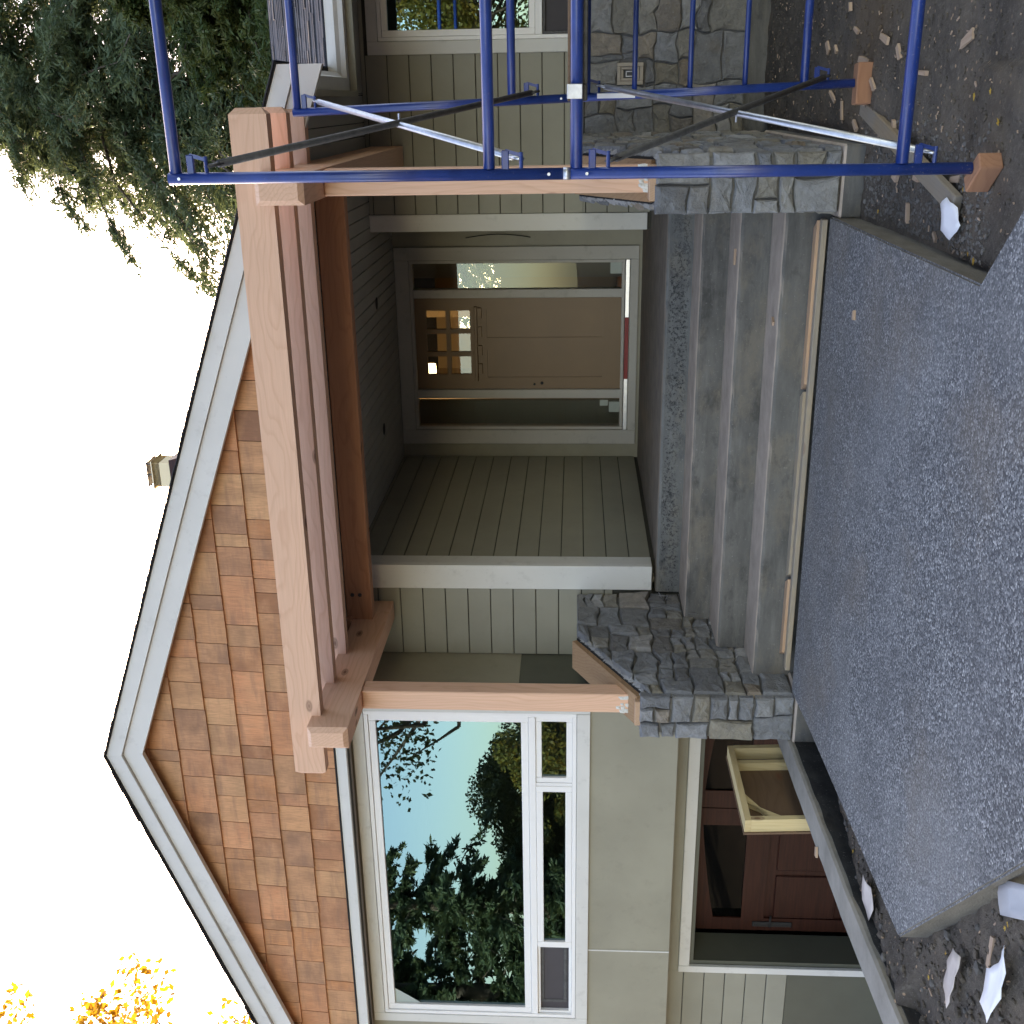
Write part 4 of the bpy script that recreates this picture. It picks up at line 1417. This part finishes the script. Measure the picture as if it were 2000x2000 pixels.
sheet('plastic_sheet', 'grey plastic sheet edge lying on the dirt at the picture edge by the walkway', [(-2.60, 3.02), (-2.52, 3.10), (-2.30, 2.80), (-2.40, 2.74)], -1.49, 'plastic', 'plastic', 9, .04)

chips = [(.439, 6.59, .05, .2), (.314, 6.46, .09, 1.2), (.258, 7.12, .08, .7), (.246, 5.86, .15, 1.35), (.191, 4.80, .13, 1.9), (.08, 5.27, .16, 1.5), (.153, 6.22, .17, 1.4), (.091, 6.19, .10, .5), (.038, 5.98, .10, .9), (-.021, 6.90, .12, 1.1), (-.093, 6.65, .12, .4), (-.166, 6.29, .09, 1.0), (-.179, 5.62, .12, .2), (.235, 6.87, .06, .8), (-.367, 5.25, .10, 1.5), (-.338, 4.72, .12, 1.7), (-.528, 5.31, .10, .3), (-.591, 4.92, .06, 1.1), (.174, 5.65, .08, .6), (-.385, 5.58, .09, 1.4)]
where = ['beyond the rear scaffold leg by the foundation', 'right of the rear block, split along the grain', 'near the concrete foundation', 'standing out between the two lower scaffold tubes', 'thin as a pencil, nearest the picture edge', 'upright sliver just right of the front scaffold leg', 'long sliver right of the rear block', 'stubby, right beside the rear block', 'pale, just in front of the rear block', 'orange, left of the rear leg foot', 'at the upper end of the old plank', 'dark, touching the old plank from behind', 'broad triangle behind the front scaffold leg', 'smallest one near the foundation', 'beneath the front scaffold leg beside the plank', 'reddish, just left of the front block', 'curled, nearest the pier footing on gravel', 'orange, by the walkway edge', 'pale crumb in open dirt behind the front tube', 'small, by the front scaffold leg on gravel']
for i, (x, y, L, a) in enumerate(chips):
    rr = random.Random(i + 50)
    wd = rr.uniform(.018, .045)
    m = MB()
    poly = [(-L / 2, -wd / 2), (L / 2 * rr.uniform(.7, 1), -wd / 2 * rr.uniform(.5, 1)), (L / 2, wd / 2 * rr.uniform(.2, 1)), (-L / 2 * rr.uniform(.6, 1), wd / 2)]
    m.prism(poly, lambda p, q, d: (p, q, d), 0, rr.uniform(.006, .018))
    o = m.build('wood_scrap', 'scrap')
    o.location = (x, y, ground_h(x, y) + .004)
    o.rotation_euler = (rr.uniform(-.1, .1), rr.uniform(-.12, .05), a)
    tag(o, 'wood offcut ' + where[i], 'wood scrap', 'wood offcuts scattered on the dirt')
for i, (x, y, z, L, a, lab) in enumerate([(-3.70, 4.99, -1.52, .09, 1.3, 'orange wood chip in the trench beside the walkway edge'), (-3.72, 5.62, -1.58, .08, .5, 'reddish wood chip in the trench close to the stone pier'), (-4.08, 5.22, -1.405, .06, .4, 'pink wood chip perched on the retaining wall'), (-2.93, 3.20, -1.525, .14, .1, 'brown wood offcut beside the large torn paper'), (-1.05, 5.55, -1.408, .05, .3, 'tiny orange chip on the walkway near the steps'), (-1.28, 6.60, -1.195, .07, 1.2, 'pale chip on the lowest tread'), (-.95, 7.0, -1.003, .10, .1, 'orange shaving on the middle tread near the pier')]):
    m = MB()
    wd = .028
    m.prism([(-L / 2, -wd / 2), (L / 2, -wd / 3), (L / 2 * .9, wd / 2), (-L / 2 * .8, wd / 2)], lambda p, q, d: (p, q, d), 0, .012)
    o = m.build('wood_chip', 'scrap')
    o.location = (x, y, z)
    o.rotation_euler = (.05, .04, a)
    tag(o, lab, 'wood chip', 'wood chips by the walkway and steps')

def scatter(name, label, n, region, size, mat, seed, flat=.6, kindshape='pebble'):
    rg = np.random.default_rng(seed)
    V_, F_ = [], []
    ico_v = np.array([(0, 0, 1), (.894, 0, .447), (.276, .851, .447), (-.724, .526, .447), (-.724, -.526, .447), (.276, -.851, .447), (.724, .526, -.447), (-.276, .851, -.447), (-.894, 0, -.447), (-.276, -.851, -.447), (.724, -.526, -.447), (0, 0, -1)])
    ico_f = [(0, 1, 2), (0, 2, 3), (0, 3, 4), (0, 4, 5), (0, 5, 1), (1, 6, 2), (2, 7, 3), (3, 8, 4), (4, 9, 5), (5, 10, 1), (2, 6, 7), (3, 7, 8), (4, 8, 9), (5, 9, 10), (1, 10, 6)]
    m = MB()
    cnt = 0
    while cnt < n:
        x, y = region(rg)
        s_ = size[0] + (size[1] - size[0]) * rg.random() ** 2.5
        z = ground_h(x, y)
        a = rg.random() * 6.28
        ca, sa = math.cos(a), math.sin(a)
        if kindshape == 'pebble':
            q = ico_v * (1 + rg.normal(0, .16, (12, 1))) * s_ * np.array((1.0, rg.uniform(.55, 1), flat))
            fs = ico_f
        elif kindshape == 'chip':
            L, w_ = s_, s_ * rg.uniform(.15, .4)
            q = np.array([(-L, -w_, 0), (L, -w_ * .6, 0), (L * .8, w_, .002), (-L, w_ * .7, .001), (-L, -w_, .005), (L, -w_ * .6, .006), (L * .8, w_, .006), (-L, w_ * .7, .005)])
            fs = [(4, 5, 6, 7), (0, 1, 5, 4), (1, 2, 6, 5), (2, 3, 7, 6), (3, 0, 4, 7)]
        else:
            q = np.array([(0, 0, 0), (.5, .25, .1), (.25, .5, .12), (.6, .9, .2), (.05, .75, .1), (-.2, 1.2, .15), (-.35, .7, .05), (-.85, .8, .18), (-.55, .35, .06), (-.7, 0, .12)]) * s_
            q = q - np.array([-.1, .5, -.1]) * s_
            fs = [tuple(range(10))]
        X = q[:, 0] * ca - q[:, 1] * sa + x
        Y = q[:, 0] * sa + q[:, 1] * ca + y
        Z = q[:, 2] + z + (.3 * s_ * flat if kindshape == 'pebble' else .004)
        m.add(list(zip(X.tolist(), Y.tolist(), Z.tolist())), fs)
        cnt += 1
    return tag(m.build(name, mat, None, False, fix=False), label, None, kind='stuff')
def right_dirt(rg):
    while True:
        x, y = rg.uniform(-.62, 1.3), rg.uniform(3.2, 9.2)
        if x > -.26 or y < 6.15:
            if x + y > 3.32 or x > .2:
                if x + y - 3.27 > .02:
                    return x, y
def right_gravel(rg):
    while True:
        x, y = rg.uniform(-.61, -.1), rg.uniform(4.2, 6.1)
        if rg.random() < (1 - (x + .62) / .6):
            return x, y
def left_dirt(rg):
    while True:
        x, y = rg.uniform(-4.0, -1.5), rg.uniform(1.9, 5.6)
        if y > 4 and not (-3.85 < x < -3.52):
            continue
        if y <= 3.9 and (y > 3.82 - (x + 3.42) * .83 - .04):
            if not (x < -3.50):
                continue
        return x, y
scatter('gravel', 'crushed gravel spilled beside the walkway', 1500, right_gravel, (.004, .015), 'gravel', 3)
scatter('soil_clods', 'loose soil clods on the dirt under the scaffold', 4200, right_dirt, (.003, .016), 'dirt', 4)
scatter('soil_clods', 'loose soil clods on the dirt beside the retaining wall', 2200, left_dirt, (.005, .026), 'dirt', 5)
scatter('small_stones', 'small grey stones mixed in the dirt by the walkway corner', 220, left_dirt, (.006, .028), 'gravel', 6)
scatter('shavings', 'fine wood shavings strewn over the dirt under the scaffold', 420, right_dirt, (.004, .015), 'scrap', 7, kindshape='chip')
scatter('shavings', 'fine wood shavings strewn over the dirt by the retaining wall', 90, left_dirt, (.006, .022), 'scrap', 8, kindshape='chip')
scatter('fallen_leaves', 'yellow fallen leaves on the dirt under the scaffold', 26, right_dirt, (.016, .034), 'fallen', 9, kindshape='leaf')
scatter('fallen_leaves', 'yellow fallen leaves on the dirt by the walkway corner', 14, left_dirt, (.016, .034), 'fallen', 10, kindshape='leaf')
# tie wires sticking out of the stone joints
for (p, lab) in (((-3.63, 7.66, -.70), 'bent tie wires sticking from the stonework near the porch corner board'), ((-3.63, 7.36, -.90), 'bent tie wire sticking from the stonework above the upper tread'), ((-3.63, 6.98, -1.13), 'bent tie wire sticking from the stonework above the middle tread')):
    m = MB()
    x, y, z = p
    m.path([(x - .03, y, z), (x + .03, y - .03, z - .02), (x + .045, y - .06, z + .05)], .003, 5)
    m.path([(x - .03, y + .01, z + .01), (x + .035, y + .02, z + .045)], .003, 5)
    tag(m.build('tie_wire', 'galv'), lab, 'wire', 'tie wires in the stone pier')

# ------------------------------------------------------------------ roof vent chimney behind the ridge
ch = thing('chimney', 'small cream chimney with louvres and metal cage top behind the roof slope', 'chimney')
def at_ray(dx, dz, y):
    return dx * y, dz * y
cy_ = 11.0
cx_, cz_ = -.340 * cy_, .395 * cy_
def frus(m, w0, w1, z0, z1, d=1.0):
    v = []
    for w_, z in ((w0, z0), (w1, z1)):
        for sx, sy_ in ((-1, -1), (1, -1), (1, 1), (-1, 1)):
            v.append((cx_ + sx * w_ / 2, cy_ + sy_ * w_ / 2 * d, z))
    m.add(v, [(3, 2, 1, 0), (4, 5, 6, 7), (0, 1, 5, 4), (1, 2, 6, 5), (2, 3, 7, 6), (3, 0, 4, 7)])
    return m
frus(MB(), .70, .36, cz_ - .5, cz_ + .0).build('skirt', 'mahogany', ch)
frus(MB(), .27, .27, cz_ + .001, cz_ + .13).build('stack', 'cream', ch)
frus(MB(), .25, .25, cz_ + .131, cz_ + .20).build('louvre_core', 'dark', ch)
for i in range(5):
    z = cz_ + .136 + i * .0135
    frus(MB(), .285, .265, z, z + .006).build('louvre', 'cream', ch)
frus(MB(), .33, .30, cz_ + .2005, cz_ + .215).build('cap', 'cream', ch)
for sx in (-1, 0, 1):
    for sy_ in (-1, 1):
        m = MB()
        m.tube((cx_ + sx * .12, cy_ + sy_ * .12, cz_ + .21), (cx_ + sx * .12, cy_ + sy_ * .12, cz_ + .33), .007, 6)
        m.build('cage_bar', 'galv_dull', ch)
frus(MB(), .27, .27, cz_ + .265, cz_ + .275).build('cage_ring', 'galv_dull', ch)

# ------------------------------------------------------------------ trees
def quads_object(name, C, A, B, mat, parent):
    """C centres, A and B half-axes: one rhombic leaf face each"""
    n = len(C)
    v = np.empty((n, 4, 3), np.float32)
    v[:, 0] = C - A
    v[:, 1] = C - B + A * .15
    v[:, 2] = C + A
    v[:, 3] = C + B + A * .15
    me = bpy.data.meshes.new(name)
    me.vertices.add(n * 4)
    me.vertices.foreach_set('co', v.reshape(-1))
    me.loops.add(n * 4)
    me.loops.foreach_set('vertex_index', np.arange(n * 4, dtype=np.int32))
    me.polygons.add(n)
    me.polygons.foreach_set('loop_start', np.arange(0, n * 4, 4, dtype=np.int32))
    me.update(calc_edges=True)
    me.validate()
    return link(name, me, mat, parent)
def unit(a):
    return a / np.maximum(1e-6, np.linalg.norm(a, axis=-1, keepdims=True))
def conifer(name, label, base, H, R, seed, n_br, n_leaf, mat='needles', low=.12, droop=.25, leaf=(.10, .028), group=None, shape=.85, top_r=.03):
    rg = np.random.default_rng(seed)
    t = thing(name, label, 'tree', group)
    t.location = base
    m = MB()
    r0 = H * .018 + .05
    m.tube((0, 0, 0), (0, 0, H * .5), r0, 10, r0 * .6, caps=False)
    m.tube((0, 0, H * .5), (0, 0, H), r0 * .6, 8, .02, caps=False)
    limbs = MB()
    Cs, As, Bs = [], [], []
    per = n_leaf // n_br
    for b in range(n_br):
        u = low + (1 - low) * (b + rg.random()) / n_br
        z0 = H * u
        L = (R * (1 - u) ** shape + top_r * R) * rg.uniform(.62, 1.12)
        az = rg.random() * 2 * math.pi
        d = np.array((math.cos(az), math.sin(az), 0))
        up = rg.uniform(.05, .35)
        def P(s_):
            return np.stack([d[0] * L * s_, d[1] * L * s_, z0 + L * (up * s_ - droop * 1.6 * s_ ** 2) + .06 * L * np.sin(s_ * 5 + b)], -1)
        ss = np.linspace(0, 1, 5)
        pp = P(ss)
        for i in range(4):
            limbs.tube(pp[i], pp[i + 1], max(.008, L * .011 * (1 - ss[i] * .85)), 5, max(.006, L * .011 * (1 - ss[i + 1] * .85)), caps=False)
        # side twigs, each a flat spray of needles
        nt = max(6, int(per / 34))
        k = 34
        s_ = rg.uniform(.06, 1, nt)
        o = P(s_)
        side = np.where(rg.random(nt) < .5, -1, 1)[:, None]
        perp = np.array((-d[1], d[0], 0))[None]
        td = unit(perp * side * rg.uniform(.5, 1, (nt, 1)) + d[None] * rg.uniform(.2, .9, (nt, 1)) + np.array((0, 0, 1))[None] * rg.normal(-.18, .25, (nt, 1)))
        tl = (L * .30 * (1.1 - s_ * .65) + .12) * rg.uniform(.5, 1.2, nt)
        q = rg.random((nt, k))
        c = o[:, None] + td[:, None] * (tl[:, None] * q)[..., None]
        c[..., 2] -= (tl[:, None] * q ** 2) * droop * .8
        c += rg.normal(0, .035, c.shape) * (1 + L * .08)
        ld = unit(td[:, None] + rg.normal(0, .55, c.shape))
        nb = unit(np.cross(ld, rg.normal(0, 1, c.shape)))
        sz = rg.uniform(.6, 1.35, (nt, k, 1))
        Cs.append(c.reshape(-1, 3))
        As.append((ld * leaf[0] * sz).reshape(-1, 3))
        Bs.append((nb * leaf[1] * sz).reshape(-1, 3))
    m.build('trunk', 'bark', t, True, fix=False)
    tag(limbs.build('branches', 'bark', t, True, fix=False), kind='stuff')
    quads_object('crown', np.concatenate(Cs), np.concatenate(As), np.concatenate(Bs), mat, t)
    return t
def broadleaf(name, label, base, H, R, seed, n_clump, n_leaf, mat, leaf=.07, zc=.62, zs=.42, group=None, dense=.28, cat='tree'):
    rg = np.random.default_rng(seed)
    t = thing(name, label, cat, group)
    t.location = base
    m = MB()
    r0 = H * .022 + .04
    m.tube((0, 0, 0), (.1, 0, H * zc * .7), r0, 9, r0 * .6, caps=False)
    limbs = MB()
    cen = unit(rg.normal(0, 1, (n_clump, 3))) * (rg.random((n_clump, 1)) ** .45)
    cen = cen * np.array((R, R, H * zs)) + np.array((0, 0, H * zc))
    Cs = []
    per = n_leaf // n_clump
    for c in cen:
        a = np.array((.1, 0, H * zc * .55))
        mid = (a + c) / 2 + rg.normal(0, .12 * R, 3)
        limbs.tube(a, mid, .05 * H / 8, 5, .03 * H / 8, caps=False)
        limbs.tube(mid, c, .03 * H / 8, 5, .008, caps=False)
        rad = R * dense * rg.uniform(.6, 1.35)
        p = unit(rg.normal(0, 1, (per, 3))) * (rg.random((per, 1)) ** .42) * rad * np.array((1.1, 1.1, .72))
        Cs.append(c + p)
    C = np.concatenate(Cs)
    n = len(C)
    A = unit(rg.normal(0, 1, (n, 3)) + np.array((0, 0, -.4)))
    B = unit(np.cross(A, rg.normal(0, 1, (n, 3))))
    s_ = rg.uniform(.6, 1.3, (n, 1)) * leaf
    m.build('trunk', 'bark', t, True, fix=False)
    tag(limbs.build('branches', 'bark', t, True, fix=False), kind='stuff')
    quads_object('crown', C, A * s_, B * s_ * .62, mat, t)
    return t
conifer('fir_tree', 'tall dark fir rising behind the right wing with drooping branch tips', (.3, 22.5, -1.6), 16.4, 9.6, 21, 300, 420000, droop=.36, low=.14, leaf=(.080, .017), shape=.95)
conifer('fir_tree', 'second fir half hidden right of the tall fir behind the house', (7.2, 27.5, -1.6), 18.5, 7.0, 22, 160, 120000, droop=.28, low=.15, leaf=(.10, .03))
conifer('cedar_tree', 'dense green cedar just behind the dark roof of the right wing', (1.6, 17.6, -1.6), 8.4, 3.6, 24, 150, 170000, 'cedar_leaf', low=.2, droop=.12, leaf=(.06, .015), shape=.55)
broadleaf('maple_tree', 'yellow autumn maple at the far left beyond the gable', (-20.5, 14.4, -1.6), 14.5, 4.7, 25, 130, 30000, 'maple_leaf', .085, .68, .34, dense=.17)
# trees across the lot, seen mirrored in the windows; one added unseen to shade the right wing
conifer('garden_tree', 'dark spiky conifer mirrored in the middle of the big window', (-21.6, -10.5, -1.6), 11.5, 3.3, 26, 120, 50000, droop=.3, low=.05, leaf=(.14, .034), group='trees mirrored in the windows')
conifer('garden_tree', 'dark spiky conifer mirrored in the left part of the big window', (-25.8, -11.5, -1.6), 14.5, 4.0, 36, 130, 60000, droop=.3, low=.05, leaf=(.15, .038), group='trees mirrored in the windows')
broadleaf('garden_tree', 'tall dark tree mirrored at the top of the big window', (-33.0, -16.0, -1.6), 17.0, 5.5, 27, 80, 30000, 'hedge_leaf', .16, .62, .36, group='trees mirrored in the windows')
broadleaf('garden_tree', 'rounded dark shrub mirrored low in the big window', (-20.6, -14.5, -1.6), 4.7, 2.7, 28, 90, 60000, 'hedge_leaf', .06, .5, .46, group='trees mirrored in the windows', cat='shrub')
broadleaf('garden_tree', 'reddish shrub mirrored in the lower sashes', (-17.2, -13.2, -1.6), 4.0, 2.2, 29, 50, 16000, 'broad_leaf', .075, .5, .46, group='trees mirrored in the windows', cat='shrub')
for k_, (x_, lab) in enumerate(((-20.5, 'golden bush mirrored in the middle lower sash'), (-23.2, 'golden bush mirrored left of the middle of the lower sash'), (-26.0, 'golden bush mirrored toward the screen of the lower sash'))):
    broadleaf('garden_tree', lab, (x_, -12.6, -1.6), 2.9, 1.7, 40 + k_, 40, 14000, 'broad_leaf', .06, .5, .46, group='trees mirrored in the windows', cat='shrub')
broadleaf('garden_tree', 'high thin crown mirrored along the top of the big window', (-10.3, -4.6, -1.6), 11.0, 4.4, 32, 60, 12000, 'hedge_leaf', .06, .62, .22, group='trees mirrored in the windows')
broadleaf('garden_tree', 'golden tree mirrored in the right wing window', (3.2, -13.0, -1.6), 9.5, 3.6, 30, 90, 46000, 'broad_leaf', .06, .58, .42, group='trees mirrored in the windows')
broadleaf('garden_tree', 'large leafy tree added out of view right of the walkway to shade the wing', (8.6, .5, -1.6), 14.5, 6.0, 33, 110, 52000, 'hedge_leaf', .17, .56, .44, group='trees mirrored in the windows')
conifer('fir_tree', 'dark fir mirrored at the left edge of the big window', (-36, -13, -1.6), 15, 4.5, 31, 80, 26000, droop=.25, low=.1, leaf=(.2, .06))
